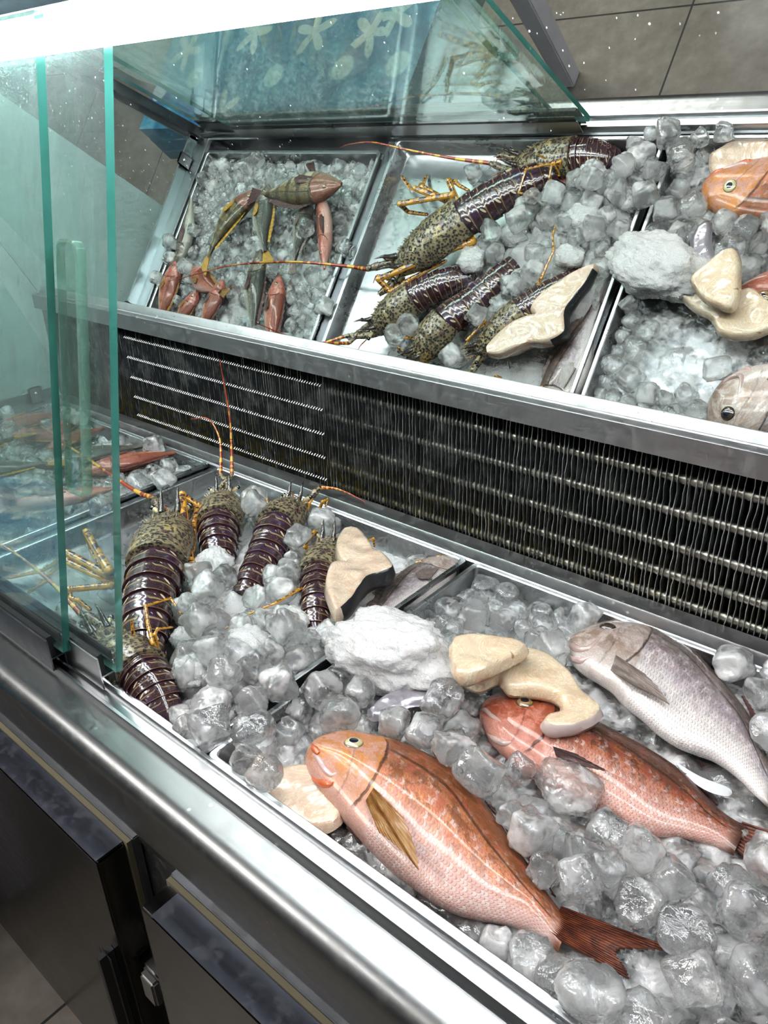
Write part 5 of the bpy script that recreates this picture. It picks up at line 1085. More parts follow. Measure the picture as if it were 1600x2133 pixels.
(2,(0.85,0.84,0.83),(-0.2826,0.5365,0.8795),(0.3,-0.72,-0.58,-0.22)),
(6,(1.13,1.1,1.14),(-0.1256,0.5203,0.8562),(0.03,1.0,-0.01,0.02)),
(3,(0.83,0.77,0.73),(-0.0829,0.4911,0.8781),(0.52,0.28,0.8,-0.04)),
(5,(0.99,0.88,1.02),(-0.0683,0.5354,0.8777),(0.3,-0.39,0.59,-0.64)),
(2,(1.15,1.03,1.06),(-0.0212,0.4984,0.8583),(0.54,0.58,-0.43,-0.43)),
(7,(0.97,0.93,0.92),(-0.3941,0.6035,0.8557),(0.04,0.05,-0.86,-0.5)),
(2,(0.81,0.71,0.71),(-0.0911,0.5481,0.8543),(0.45,-0.52,-0.5,-0.53)),
(4,(0.74,0.76,0.75),(-0.0647,0.5376,0.851),(0.01,-0.32,0.95,0.0)),
(4,(0.88,0.92,0.91),(-0.0101,0.5734,0.8556),(0.68,-0.1,-0.72,-0.06)),
(6,(1.22,1.32,1.26),(0.0227,0.5517,0.8944),(0.99,0.05,0.04,-0.14)),
(7,(0.8,0.8,0.79),(0.0214,0.5885,0.8524),(0.01,0.86,0.52,0.01)),
(0,(1.36,1.27,1.37),(0.0199,0.652,0.8917),(0.04,-0.6,-0.73,0.33)),
(0,(0.8,0.69,0.8),(0.02,0.6455,0.8527),(0.42,-0.5,-0.57,0.49)),
(6,(0.72,0.71,0.77),(-0.5305,0.6328,0.8518),(0.99,-0.05,-0.02,0.15)),
(0,(1.0,1.04,1.06),(-0.5021,0.7188,0.8572),(0.01,-0.05,0.81,0.58)),
(4,(1.19,1.31,1.13),(-0.0933,0.7354,0.8943),(0.29,-0.8,0.47,0.2)),
(4,(0.86,0.8,0.79),(0.0092,0.6703,0.8535),(0.75,-0.05,-0.05,0.66)),
(7,(0.75,0.76,0.78),(-0.533,0.6965,0.8532),(0.34,-0.65,0.37,0.57)),
(0,(0.78,0.75,0.71),(-0.5296,0.7233,0.8519),(0.75,0.04,-0.01,0.65)),
(3,(0.96,1.02,1.04),(-0.4567,0.7857,0.8564),(0.5,-0.48,0.58,0.42)),
(2,(0.71,0.7,0.77),(-0.0717,0.7143,0.8784),(0.4,-0.3,-0.6,0.62)),
(3,(1.28,1.31,1.07),(-0.0178,0.6788,0.8955),(0.6,0.08,0.09,-0.79)),
(1,(1.11,1.1,1.07),(0.0198,0.7523,0.8767),(0.1,0.76,-0.62,0.18)),
(6,(1.06,1.0,0.98),(-0.0815,0.7419,0.8571),(0.29,-0.07,0.94,0.14)),
(1,(0.94,0.95,1.11),(-0.0278,0.7946,0.8825),(0.08,-0.9,0.34,0.25)),
(3,(0.95,0.79,0.98),(-0.008,0.7431,0.8558),(0.59,-0.06,0.79,-0.16)),
(6,(0.92,1.08,0.96),(-0.0709,0.7761,0.8583),(0.25,0.42,0.64,0.59)),
(7,(0.68,0.81,0.77),(-0.0166,0.8075,0.852),(0.08,-0.76,-0.65,-0.01)),
(2,(0.96,0.93,1.07),(0.0205,0.8346,0.8818),(0.52,-0.48,-0.49,0.51)),
(3,(1.23,1.3,1.29),(-0.1676,0.8326,0.8895),(0.69,0.53,0.27,-0.41)),
(0,(0.89,0.96,0.83),(-0.1282,0.8118,0.8819),(0.52,-0.63,-0.09,-0.57)),
(1,(0.91,1.0,1.0),(-0.092,0.8106,0.8795),(0.34,-0.78,-0.28,0.45)),
(0,(0.71,0.72,0.7),(-0.0977,0.8398,0.8823),(0.49,0.03,-0.86,0.1)),
(8,(0.91,0.89,0.79),(-0.0039,0.8345,0.8532),(0.16,0.67,0.67,0.28)),
(4,(1.08,1.24,1.0),(-0.0813,0.371,0.8849),(0.06,0.91,0.4,-0.06)),
(4,(0.97,1.09,1.11),(-0.0421,0.3575,0.8943),(0.19,0.75,0.61,-0.16)),
(5,(0.96,0.98,0.94),(0.0217,0.3705,0.8802),(0.12,0.75,-0.65,-0.03)),
(0,(0.73,0.84,0.84),(-0.5059,0.3579,0.8919),(0.26,0.93,-0.25,0.03)),
(2,(1.05,0.96,1.17),(-0.0115,0.3825,0.8862),(0.45,-0.42,-0.67,-0.41)),
(1,(1.03,1.03,0.98),(-0.5638,0.4208,0.8953),(0.55,-0.77,0.25,0.19)),
(8,(1.03,0.95,1.06),(-0.1726,0.4474,0.8924),(0.53,0.75,-0.16,-0.37)),
(2,(1.13,1.03,1.17),(-0.0621,0.4194,0.8949),(0.34,-0.08,0.82,-0.46)),
(7,(1.33,1.2,1.19),(0.0147,0.4215,0.8902),(0.02,0.09,0.99,0.13)),
(6,(1.14,1.13,1.1),(-0.5282,0.5224,0.8778),(0.44,0.87,-0.22,0.1)),
(0,(0.77,0.85,0.7),(-0.5347,0.4641,0.8674),(0.73,0.14,0.66,0.14)),
(4,(1.27,1.26,1.29),(-0.4814,0.476,0.888),(0.52,-0.7,-0.15,0.46)),
(3,(0.82,0.72,0.78),(-0.2557,0.4742,0.8856),(0.83,0.56,-0.01,-0.09)),
(0,(1.01,0.89,0.95),(-0.1417,0.5001,0.9031),(0.2,0.16,-0.9,0.34)),
(1,(1.13,1.16,1.02),(-0.0525,0.5071,0.8899),(0.33,-0.93,-0.06,0.15)),
(6,(1.06,1.08,1.25),(0.0317,0.511,0.8997),(0.61,-0.38,0.69,-0.06)),
(8,(1.15,1.21,1.06),(-0.5213,0.485,0.8945),(0.89,0.41,0.04,-0.19)),
(7,(1.05,1.12,1.0),(-0.3461,0.5006,0.8955),(0.28,0.93,-0.21,0.12)),
(8,(0.91,0.94,0.85),(-0.3631,0.5234,0.8716),(0.12,0.8,0.27,0.52)),
(4,(0.83,0.74,0.72),(-0.1509,0.5446,0.8526),(0.42,-0.74,0.31,-0.42)),
(5,(1.14,1.04,1.07),(-0.1105,0.5002,0.8868),(0.1,0.56,0.71,-0.41)),
(1,(0.97,0.98,1.0),(-0.0116,0.5142,0.8888),(0.3,0.38,0.82,0.29)),
(3,(0.71,0.76,0.7),(-0.0066,0.479,0.8843),(0.65,-0.53,0.53,0.11)),
(5,(1.32,1.25,1.29),(0.0277,0.4625,0.8983),(0.22,-0.34,0.69,-0.6)),
(8,(0.86,0.91,1.01),(-0.4909,0.5191,0.8829),(0.53,0.53,-0.45,0.49)),
(7,(1.04,1.17,1.19),(-0.0499,0.5645,0.8925),(0.61,0.75,-0.16,0.17)),
(4,(0.73,0.76,0.69),(0.0107,0.5793,0.8748),(0.04,0.27,0.94,0.21)),
(3,(0.93,1.01,1.03),(0.0191,0.6094,0.8813),(0.33,0.56,0.68,0.34)),
(4,(1.19,1.05,1.07),(-0.0245,0.6124,0.8883),(0.31,0.81,-0.37,-0.33)),
(3,(0.7,0.67,0.71),(0.0248,0.7201,0.8761),(0.46,0.87,0.14,-0.11)),
(3,(0.78,0.81,0.8),(-0.5327,0.6488,0.8785),(0.48,-0.67,0.12,0.55)),
(1,(1.02,1.0,1.06),(-0.4879,0.6831,0.8567),(0.03,-0.99,-0.09,-0.05)),
(8,(0.74,0.7,0.69),(-0.0097,0.6476,0.853),(0.26,0.69,0.39,-0.55)),
(4,(1.04,0.95,0.97),(-0.5303,0.7498,0.8607),(0.09,-0.36,-0.93,-0.05)),
(4,(0.84,0.85,0.87),(-0.0109,0.7153,0.8528),(0.0,-0.96,0.29,0.01)),
(4,(1.08,1.05,0.98),(-0.3703,0.796,0.8604),(0.76,0.31,0.35,-0.44)),
(8,(0.86,0.93,0.85),(-0.061,0.747,0.8831),(0.33,0.32,-0.89,-0.05)),
(1,(1.08,0.93,0.91),(-0.3928,0.8316,0.8549),(0.06,0.9,-0.32,-0.31)),
(3,(0.8,0.89,0.9),(-0.1225,0.8435,0.8906),(0.02,-0.2,-0.95,-0.24)),
(8,(0.93,0.97,1.11),(-0.0637,0.7961,0.8908),(0.04,-0.22,-0.85,0.48)),
(5,(1.05,1.02,1.2),(-0.0407,0.8344,0.8606),(0.03,-0.7,0.04,-0.71)),
(0,(0.84,0.97,0.87),(-0.6182,0.3721,0.8547),(0.02,0.37,0.93,-0.03)),
(3,(0.97,0.96,0.97),(-0.6436,0.3939,0.8563),(0.23,-0.73,0.22,0.61)),
(7,(0.94,0.84,0.83),(-0.6076,0.403,0.8549),(0.69,0.7,-0.17,-0.09)),
(5,(0.85,0.94,0.97),(-0.7249,0.4439,0.8551),(0.24,-0.69,-0.38,-0.57)),
(2,(0.78,0.68,0.68),(-0.7046,0.4205,0.8521),(0.64,-0.75,0.13,-0.06)),
(3,(0.78,0.79,0.75),(-0.6579,0.453,0.8512),(0.03,-0.0,-0.78,-0.62)),
(3,(0.82,0.96,0.98),(-0.604,0.4379,0.8519),(0.18,-0.75,0.0,-0.64)),
(6,(0.89,0.82,0.79),(-0.7303,0.5131,0.855),(0.31,-0.23,0.68,-0.62)),
(5,(1.16,1.18,1.16),(-0.6894,0.4612,0.8601),(0.18,-0.74,-0.31,-0.57)),
(4,(1.26,1.19,1.27),(-0.6339,0.4905,0.8594),(0.28,0.72,0.31,0.56)),
(3,(0.95,1.07,0.96),(-0.5984,0.469,0.8561),(0.34,0.47,-0.58,0.57)),
(7,(1.22,1.26,1.1),(-0.7875,0.4927,0.8883),(0.69,0.54,-0.48,0.08)),
(3,(1.01,1.08,1.1),(-0.7319,0.5486,0.8577),(0.02,-0.38,-0.71,0.59)),
(2,(0.96,1.0,0.96),(-0.7023,0.5313,0.8531),(0.01,0.37,0.93,-0.02)),
(5,(1.32,1.23,1.16),(-0.6599,0.542,0.8572),(0.44,-0.01,0.01,-0.9)),
(8,(0.92,0.91,1.1),(-0.5998,0.5067,0.8533),(0.62,-0.79,-0.03,-0.01)),
(4,(0.93,0.92,0.9),(-0.7201,0.5847,0.8554),(0.5,-0.43,-0.68,0.33)),
(5,(1.09,1.14,1.07),(-0.6842,0.5832,0.8593),(0.57,0.62,0.31,0.43)),
(6,(0.97,1.08,0.91),(-0.6243,0.5658,0.8551),(0.73,0.07,0.16,-0.66)),
(6,(1.08,1.13,1.14),(-0.8155,0.5834,0.8877),(0.36,0.88,-0.14,-0.29)),
(2,(0.82,0.89,0.78),(-0.7078,0.6124,0.8519),(0.49,-0.45,0.62,0.41)),
(2,(0.91,1.08,1.11),(-0.6059,0.5891,0.8761),(0.59,-0.32,-0.23,-0.71)),
(5,(0.94,0.93,0.99),(-0.7665,0.637,0.8811),(0.51,0.62,0.6,-0.05)),
(1,(1.01,1.05,1.08),(-0.7501,0.6532,0.8545),(0.07,0.77,0.17,-0.61)),
(8,(0.99,1.01,0.96),(-0.7756,0.6765,0.8696),(0.06,0.29,-0.9,-0.31)),
(2,(0.93,0.94,0.98),(-0.9648,0.7837,0.8537),(0.32,0.7,0.32,-0.56)),
(4,(1.31,1.19,1.32),(-0.9671,0.7796,0.8974),(0.22,-0.94,-0.06,0.25)),
(2,(1.3,1.09,1.29),(-0.8225,0.7975,0.8927),(0.66,-0.68,-0.07,0.3)),
(1,(0.93,0.9,0.92),(-0.652,0.8347,0.8549),(0.56,-0.71,-0.35,0.26)),
(1,(0.71,0.75,0.72),(-0.6228,0.3647,0.8833),(0.66,-0.75,-0.04,-0.0)),
(8,(1.21,1.23,1.28),(-0.5992,0.3876,0.8882),(0.09,-0.47,-0.88,-0.08)),
(4,(1.19,1.15,1.1),(-0.6715,0.42,0.8559),(0.01,-0.72,0.69,0.01)),
(0,(0.69,0.75,0.69),(-0.6309,0.4573,0.8536),(0.5,-0.6,0.49,-0.39)),
(2,(0.94,0.92,0.89),(-0.5957,0.4273,0.8782),(0.45,0.71,-0.43,0.34)),
(7,(1.16,1.16,1.23),(-0.7252,0.4725,0.9097),(0.39,0.48,0.72,0.31)),
(3,(1.12,1.02,1.12),(-0.6627,0.4743,0.8857),(0.13,0.52,-0.0,-0.84)),
(4,(0.67,0.75,0.72),(-0.6652,0.477,0.8502),(0.47,-0.02,0.07,-0.88)),
(0,(1.16,1.26,1.32),(-0.6138,0.4593,0.8875),(0.3,0.82,-0.43,-0.23)),
(1,(1.08,1.0,1.08),(-0.8295,0.5494,0.9028),(0.11,-0.59,0.71,-0.36)),
(3,(1.05,1.01,1.06),(-0.7629,0.5103,0.8574),(0.18,0.3,0.77,-0.54)),
(5,(0.96,1.06,1.0),(-0.7352,0.5779,0.8857),(0.36,-0.91,-0.2,-0.02)),
(5,(0.98,1.02,1.03),(-0.7118,0.4914,0.8571),(0.05,0.62,0.45,-0.64)),
(5,(0.99,1.17,1.18),(-0.6747,0.5032,0.8634),(0.29,0.43,0.3,0.8)),
(6,(1.08,1.04,0.91),(-0.5936,0.5492,0.8583),(0.35,0.62,-0.27,-0.65)),
(7,(0.98,1.07,0.93),(-0.6896,0.551,0.8778),(0.31,-0.13,-0.92,0.22)),
(1,(1.18,1.02,1.05),(-0.7458,0.615,0.8595),(0.62,-0.63,0.47,-0.03)),
(1,(0.91,0.91,0.94),(-0.7411,0.6485,0.8962),(0.74,-0.6,-0.29,-0.04)),
(5,(1.17,1.18,1.2),(-0.938,0.7504,0.9078),(0.26,0.82,0.32,-0.4)),
(1,(0.72,0.74,0.68),(-0.7937,0.7029,0.874),(0.03,0.43,-0.7,-0.57)),
(0,(0.98,1.05,1.03),(-0.7965,0.7159,0.9045),(0.09,-0.92,-0.12,0.36)),
(6,(1.17,1.08,1.21),(-0.8575,0.7848,0.8572),(0.09,-0.39,-0.62,0.68)),
(2,(0.81,0.81,0.79),(-1.0198,0.8332,0.8544),(0.36,0.37,-0.64,-0.57)),
(0,(1.04,1.05,0.93),(-0.8836,0.8237,0.8571),(0.34,0.53,-0.63,-0.46)),
(3,(1.3,1.26,1.19),(-0.8409,0.8311,0.8622),(0.13,-0.12,-0.77,-0.62)),
(2,(0.83,0.82,0.89),(-0.6225,0.4136,0.883),(0.19,0.85,-0.48,0.02)),
(0,(0.98,1.01,1.21),(-0.7049,0.432,0.8827),(0.18,0.79,0.56,-0.2)),
(7,(0.85,0.9,0.86),(-0.6347,0.4286,0.8577),(0.68,-0.38,-0.25,-0.57)),
(4,(1.14,1.13,1.08),(-0.6103,0.4189,0.9129),(0.58,0.78,0.16,0.15)),
(3,(0.92,0.83,0.98),(-0.6983,0.4776,0.8904),(0.86,0.5,0.13,0.04)),
(8,(0.83,0.85,0.92),(-0.6193,0.4994,0.891),(0.43,-0.32,0.82,0.19)),
(4,(0.83,0.88,0.83),(-0.7651,0.4826,0.9136),(0.1,0.66,0.65,-0.36)),
(5,(1.13,1.02,1.05),(-0.7378,0.504,0.8854),(0.65,0.25,-0.09,-0.72)),
(3,(0.89,0.95,0.82),(-0.6583,0.5451,0.894),(0.01,-0.52,0.8,-0.31)),
(6,(0.74,0.78,0.82),(-0.6249,0.5213,0.8538),(0.6,-0.2,0.67,-0.39)),
(4,(1.17,1.3,1.28),(-0.7222,0.614,0.8894),(0.36,0.33,-0.05,0.87)),
(7,(0.79,0.69,0.67),(-0.6111,0.5561,0.8844),(0.15,0.75,0.58,-0.27)),
(5,(0.68,0.67,0.71),(-0.5946,0.3489,0.8923),(0.63,-0.03,0.77,-0.1)),
(3,(0.88,0.92,0.99),(-0.6773,0.4126,0.8902),(0.49,0.14,-0.03,-0.86)),
(3,(0.98,1.09,0.96),(-0.953,0.4063,0.8564),(0.59,0.22,0.73,-0.25)),
(3,(1.29,1.08,1.09),(-0.6656,0.4437,0.907),(0.21,-0.01,0.97,-0.14)),
(7,(0.83,0.93,0.81),(-0.6486,0.4404,0.8792),(0.3,0.57,0.77,0.0)),
(0,(1.09,1.17,1.29),(-0.5622,0.3584,0.9018),(0.21,-0.15,-0.96,-0.06)),
(3,(0.84,0.87,0.79),(-0.6426,0.5204,0.8808),(0.9,0.35,0.25,0.05)),
(3,(0.71,0.79,0.75),(-0.6169,0.5408,0.8686),(0.05,-0.19,-0.41,-0.89)),
(4,(1.03,1.08,1.04),(-0.6948,0.5181,0.8887),(0.07,-0.09,-0.89,-0.45)),
(0,(1.17,1.11,1.2),(-0.7768,0.5268,0.9104),(0.66,0.44,0.6,-0.1)),
(7,(1.28,1.13,1.17),(-0.6224,0.5332,0.9081),(0.18,-0.63,0.45,-0.6)),
(3,(0.94,1.08,0.94),(-0.5959,0.5196,0.8825),(0.34,0.39,-0.38,0.76)),
(6,(0.92,1.05,0.92),(-1.7753,0.4,0.8558),(0.03,-0.79,0.11,-0.61)),
(5,(0.67,0.72,0.7),(-1.7136,0.3933,0.8521),(0.45,0.64,-0.41,-0.47)),
(6,(0.77,0.76,0.74),(-1.6335,0.3942,0.8508),(0.04,0.63,-0.78,0.0)),
(5,(0.74,0.89,0.76),(-1.6052,0.4028,0.8533),(0.62,0.04,0.77,-0.13)),
(0,(0.74,0.72,0.72),(-1.4955,0.3972,0.8521),(0.39,0.51,0.63,0.43)),
(4,(0.79,0.76,0.85),(-1.4694,0.4231,0.8532),(0.38,-0.3,0.71,-0.51)),
(3,(1.19,1.2,1.07),(-1.3932,0.4446,0.8595),(0.55,0.7,0.35,0.29)),
(3,(1.15,1.02,1.14),(-1.4053,0.4065,0.8571),(0.62,-0.75,0.25,-0.03)),
(6,(0.99,0.89,0.85),(-1.2922,0.399,0.8522),(0.03,1.0,0.04,0.02)),
(0,(0.73,0.73,0.64),(-1.2868,0.4411,0.853),(0.36,-0.66,-0.4,-0.52)),
(1,(0.74,0.81,0.72),(-1.7762,0.4326,0.8515),(0.0,0.72,-0.69,-0.1)),
(7,(0.69,0.61,0.76),(-1.745,0.4293,0.8508),(0.14,-0.12,-0.74,0.64)),
(1,(1.01,1.08,1.11),(-1.6963,0.4389,0.8565),(0.57,-0.37,0.7,0.23)),
(5,(0.94,0.98,0.98),(-1.6606,0.4327,0.8561),(0.6,-0.78,0.05,-0.17)),
(5,(0.81,0.73,0.77),(-1.6303,0.4292,0.8523),(0.58,0.58,0.48,0.31)),
(1,(0.69,0.74,0.65),(-1.6048,0.4404,0.8513),(0.32,0.64,0.48,-0.51)),
(0,(0.77,0.82,0.82),(-1.5355,0.4964,0.8527),(0.38,0.59,0.53,-0.47)),
(1,(0.92,0.88,0.95),(-1.5292,0.4412,0.8548),(0.06,0.77,0.64,0.01)),
(7,(0.96,1.08,0.89),(-1.446,0.4054,0.856),(0.96,-0.02,0.03,-0.27)),
(7,(0.63,0.7,0.74),(-1.4368,0.4917,0.8521),(0.52,0.68,0.42,0.31)),
(1,(0.65,0.73,0.76),(-1.4292,0.6031,0.8516),(0.22,0.67,-0.29,0.65)),
(1,(0.85,0.91,0.81),(-1.4182,0.5213,0.8528),(0.02,0.87,0.49,0.01)),
(2,(0.91,1.08,0.97),(-1.3288,0.3988,0.8553),(0.01,0.64,0.77,-0.02)),
(5,(1.17,1.14,1.03),(-1.324,0.5095,0.8572),(0.06,0.81,-0.58,-0.07)),
(0,(1.06,1.1,1.04),(-1.2297,0.4472,0.8587),(0.63,0.12,-0.76,0.14)),
(8,(0.94,0.99,1.11),(-1.2553,0.4103,0.8565),(0.63,-0.15,0.76,0.08)),
(4,(0.7,0.67,0.73),(-1.7776,0.4627,0.851),(0.6,0.74,-0.28,0.06)),
(5,(1.16,1.04,1.1),(-1.7425,0.4628,0.8572),(0.3,-0.49,0.61,-0.55)),
(0,(0.69,0.7,0.75),(-1.7049,0.4694,0.8545),(0.93,-0.01,-0.01,-0.38)),
(7,(0.84,0.99,0.83),(-1.6321,0.463,0.8541),(0.12,0.75,-0.15,0.64)),
(4,(0.97,0.94,0.87),(-1.5912,0.4622,0.855),(0.58,0.73,-0.37,0.03)),
(7,(0.74,0.8,0.77),(-1.5504,0.4672,0.853),(0.52,0.46,0.59,-0.41)),
(0,(1.09,0.99,0.99),(-1.5219,0.5376,0.8563),(0.58,0.81,0.08,0.03)),
(1,(1.05,1.09,1.12),(-1.4064,0.488,0.8587),(0.42,-0.41,-0.68,-0.43)),
(0,(0.88,1.01,1.01),(-1.2567,0.4748,0.8566),(0.48,0.64,0.5,0.33)),
(7,(1.02,1.07,0.88),(-1.7687,0.4931,0.8536),(0.03,-0.95,0.31,-0.06)),
(4,(0.67,0.74,0.72),(-1.7462,0.5138,0.8525),(0.21,0.47,-0.64,0.57)),
(4,(0.72,0.67,0.76),(-1.7215,0.4872,0.8511),(0.01,-0.38,0.92,0.01)),
(5,(0.89,0.9,0.88),(-1.6475,0.5095,0.8558),(0.26,0.78,-0.14,0.55)),
(1,(0.99,0.9,1.05),(-1.5608,0.5632,0.8549),(0.6,-0.75,0.21,-0.18)),
(8,(0.62,0.67,0.66),(-1.5599,0.4928,0.8511),(0.45,-0.58,0.53,0.44)),
(6,(0.74,0.78,0.73),(-1.2905,0.5126,0.8506),(0.03,0.26,-0.96,-0.02)),
(3,(0.85,0.86,0.88),(-1.2338,0.4998,0.8523),(0.62,0.15,0.75,-0.2)),
(1,(0.67,0.68,0.62),(-1.777,0.5229,0.851),(0.14,0.76,0.25,-0.58)),
(5,(0.91,0.93,0.99),(-1.7004,0.54,0.8556),(0.65,0.7,0.27,0.09)),
(5,(0.83,0.78,0.85),(-1.599,0.5479,0.8541),(0.97,-0.01,-0.01,0.23)),
(3,(0.69,0.64,0.75),(-1.5098,0.5747,0.8508),(0.15,0.16,-0.75,-0.63)),
(3,(0.94,0.98,1.08),(-1.4439,0.5586,0.8558),(0.1,0.73,0.19,-0.65)),
(1,(0.67,0.63,0.64),(-1.2601,0.582,0.8515),(0.1,0.02,0.02,-0.99)),
(3,(1.13,1.05,1.18),(-1.7516,0.5424,0.8633),(0.43,-0.04,0.21,-0.88)),
(7,(1.09,1.19,0.98),(-1.612,0.5768,0.8601),(0.06,-0.01,-0.77,0.63)),
(1,(0.73,0.74,0.76),(-1.6089,0.6416,0.852),(0.03,0.97,0.25,0.0)),
(0,(0.92,0.87,0.89),(-1.4811,0.5508,0.8551),(0.02,-0.04,1.0,-0.03)),
(3,(1.01,0.97,0.94),(-1.3815,0.5733,0.8548),(0.18,-0.81,-0.11,0.55)),
(4,(1.12,1.21,1.07),(-1.3106,0.5704,0.899),(0.27,-0.29,0.86,-0.33)),
(3,(0.94,0.97,0.93),(-1.2298,0.5878,0.8559),(0.24,-0.8,0.04,0.54)),
(3,(1.02,1.1,1.09),(-1.6979,0.6117,0.857),(0.55,0.33,0.68,-0.35)),
(7,(1.01,0.91,0.9),(-1.6592,0.6071,0.8555),(0.54,-0.66,0.38,-0.36)),
(6,(0.87,0.78,0.81),(-1.6447,0.5785,0.854),(0.01,0.78,-0.48,-0.4)),
(4,(1.2,1.0,1.2),(-1.5753,0.5985,0.859),(0.44,-0.27,0.78,0.35)),
(1,(0.64,0.62,0.67),(-1.4544,0.5879,0.8505),(0.05,0.1,-0.78,-0.61)),
(8,(0.68,0.67,0.6),(-1.4416,0.6727,0.8514),(0.5,0.73,-0.37,-0.27)),
(5,(0.72,0.62,0.71),(-1.3424,0.5862,0.8486),(0.32,-0.29,-0.72,0.54)),
(3,(0.96,0.9,0.94),(-1.3117,0.6435,0.855),(0.23,-0.49,-0.62,0.57)),
(2,(1.0,1.0,1.09),(-1.2604,0.6136,0.8563),(0.98,-0.02,-0.01,0.19)),
(7,(1.13,1.04,1.0),(-1.7897,0.6397,0.8973),(0.62,-0.58,-0.34,0.41)),
(5,(0.74,0.64,0.74),(-1.7093,0.6724,0.8512),(0.0,-0.1,-0.69,-0.71)),
(0,(1.0,1.02,1.11),(-1.6216,0.6767,0.858),(0.68,-0.05,-0.72,-0.11)),
(3,(0.67,0.63,0.63),(-1.6401,0.6476,0.8506),(0.18,-0.02,0.8,-0.58)),
(6,(0.93,0.92,0.91),(-1.6008,0.7085,0.8531),(0.0,-0.45,-0.89,-0.04)),
(8,(0.93,0.92,1.03),(-1.5823,0.6725,0.8588),(0.92,-0.11,-0.03,0.37)),
(0,(1.19,1.13,0.99),(-1.5477,0.6961,0.859),(0.86,0.0,-0.01,0.51)),
(1,(1.18,1.08,1.05),(-1.5343,0.6565,0.8577),(0.27,0.32,0.73,0.54)),
(7,(0.77,0.81,0.81),(-1.4727,0.6435,0.8535),(0.6,0.12,0.79,0.0)),
(1,(0.98,0.91,0.89),(-1.4837,0.6148,0.8573),(0.4,-0.64,-0.36,-0.55)),
(8,(0.68,0.66,0.74),(-1.3765,0.6975,0.8517),(0.2,0.71,-0.2,0.64)),
(3,(1.08,0.95,1.1),(-1.3188,0.5992,0.858),(0.33,-0.74,0.26,0.53)),
(3,(0.84,1.0,0.98),(-1.2657,0.697,0.8575),(0.16,0.02,-0.04,-0.99)),
(2,(1.0,1.05,0.94),(-1.1813,0.6057,0.8872),(0.52,-0.58,0.51,-0.38)),
(3,(1.03,1.05,0.98),(-1.7772,0.6763,0.8876),(0.09,-0.42,-0.01,-0.9)),
(3,(0.96,0.92,0.94),(-1.7301,0.6911,0.8556),(0.02,-0.36,0.93,-0.0)),
(3,(1.0,0.95,0.99),(-1.6737,0.7096,0.8567),(0.48,0.13,0.8,-0.33)),
(5,(0.79,0.84,0.83),(-1.6829,0.6785,0.8547),(0.61,0.04,0.76,0.2)),
(6,(0.73,0.75,0.89),(-1.6481,0.6948,0.8536),(0.26,0.03,-0.01,0.96)),
(1,(1.01,0.94,0.95),(-1.5069,0.6988,0.8548),(0.02,0.6,0.8,0.02)),
(3,(0.73,0.64,0.64),(-1.5753,0.7218,0.8488),(0.63,0.77,0.07,0.07)),
(3,(0.77,0.81,0.74),(-1.4742,0.6733,0.853),(0.48,-0.59,0.52,0.39)),
(0,(0.72,0.69,0.71),(-1.4427,0.6983,0.8522),(0.02,0.08,1.0,-0.04)),
(5,(0.95,0.92,1.11),(-1.3002,0.698,0.8584),(0.96,-0.02,-0.01,0.27)),
(5,(1.01,1.0,0.89),(-1.2265,0.6223,0.8573),(0.49,-0.24,-0.82,0.19)),
(2,(0.99,0.92,0.92),(-1.7904,0.7374,0.8954),(0.02,0.26,-0.08,0.96)),
(8,(0.87,0.84,0.8),(-1.7159,0.7193,0.8551),(0.6,0.08,0.79,-0.1)),
(0,(1.01,1.17,1.1),(-1.6834,0.751,0.8584),(0.01,0.31,0.95,-0.04)),
(5,(0.76,0.78,0.77),(-1.4851,0.7384,0.8533),(0.0,-0.65,-0.41,0.64)),
(8,(0.91,0.93,0.93),(-1.4553,0.7506,0.8534),(0.01,0.75,0.65,0.09)),
(7,(0.93,0.95,0.96),(-1.3862,0.6763,0.8856),(0.39,-0.06,0.68,0.62)),
(2,(0.91,0.92,0.98),(-1.3199,0.7234,0.8561),(0.6,-0.73,-0.21,0.24)),
(8,(0.81,0.85,0.78),(-1.2622,0.7296,0.851),(0.05,0.99,0.06,0.06)),
(1,(0.84,0.87,0.86),(-1.2225,0.7377,0.8544),(0.61,0.79,0.07,0.02)),
(2,(0.64,0.66,0.6),(-1.5755,0.8242,0.8504),(0.26,-0.01,0.01,-0.96)),
(7,(0.93,0.85,0.9),(-1.4772,0.8092,0.8556),(0.61,-0.28,-0.71,-0.23)),
(1,(1.08,1.02,1.21),(-1.3442,0.8286,0.8944),(0.37,0.81,0.07,-0.44)),
(5,(1.11,1.08,1.19),(-1.2947,0.749,0.8564),(0.71,0.7,-0.04,0.08)),
(7,(1.12,1.08,0.99),(-1.1842,0.7404,0.8886),(0.04,-0.97,0.06,0.24)),
(6,(0.73,0.79,0.8),(-1.7766,0.7873,0.8522),(0.66,-0.04,0.73,0.14)),
(4,(0.68,0.63,0.63),(-1.7101,0.7866,0.8504),(0.29,0.02,-0.8,-0.52)),
(8,(0.77,0.8,0.76),(-1.5991,0.7686,0.8533),(0.37,-0.5,-0.64,0.45)),
(3,(0.69,0.74,0.66),(-1.5118,0.8218,0.8498),(0.21,0.69,0.38,-0.59)),
(6,(1.07,1.03,1.09),(-1.29,0.7871,0.8589),(0.56,-0.69,0.04,0.46)),
(1,(0.71,0.73,0.69),(-1.228,0.7662,0.8489),(0.02,0.79,-0.61,-0.02)),
(7,(0.63,0.69,0.65),(-1.7783,0.8209,0.8501),(0.06,-0.71,-0.7,0.0)),
(5,(1.0,1.08,1.07),(-1.6988,0.8351,0.8827),(0.23,-0.47,0.7,0.49)),
(2,(0.89,0.89,1.02),(-1.6238,0.8348,0.8558),(0.0,0.02,-0.72,-0.69)),
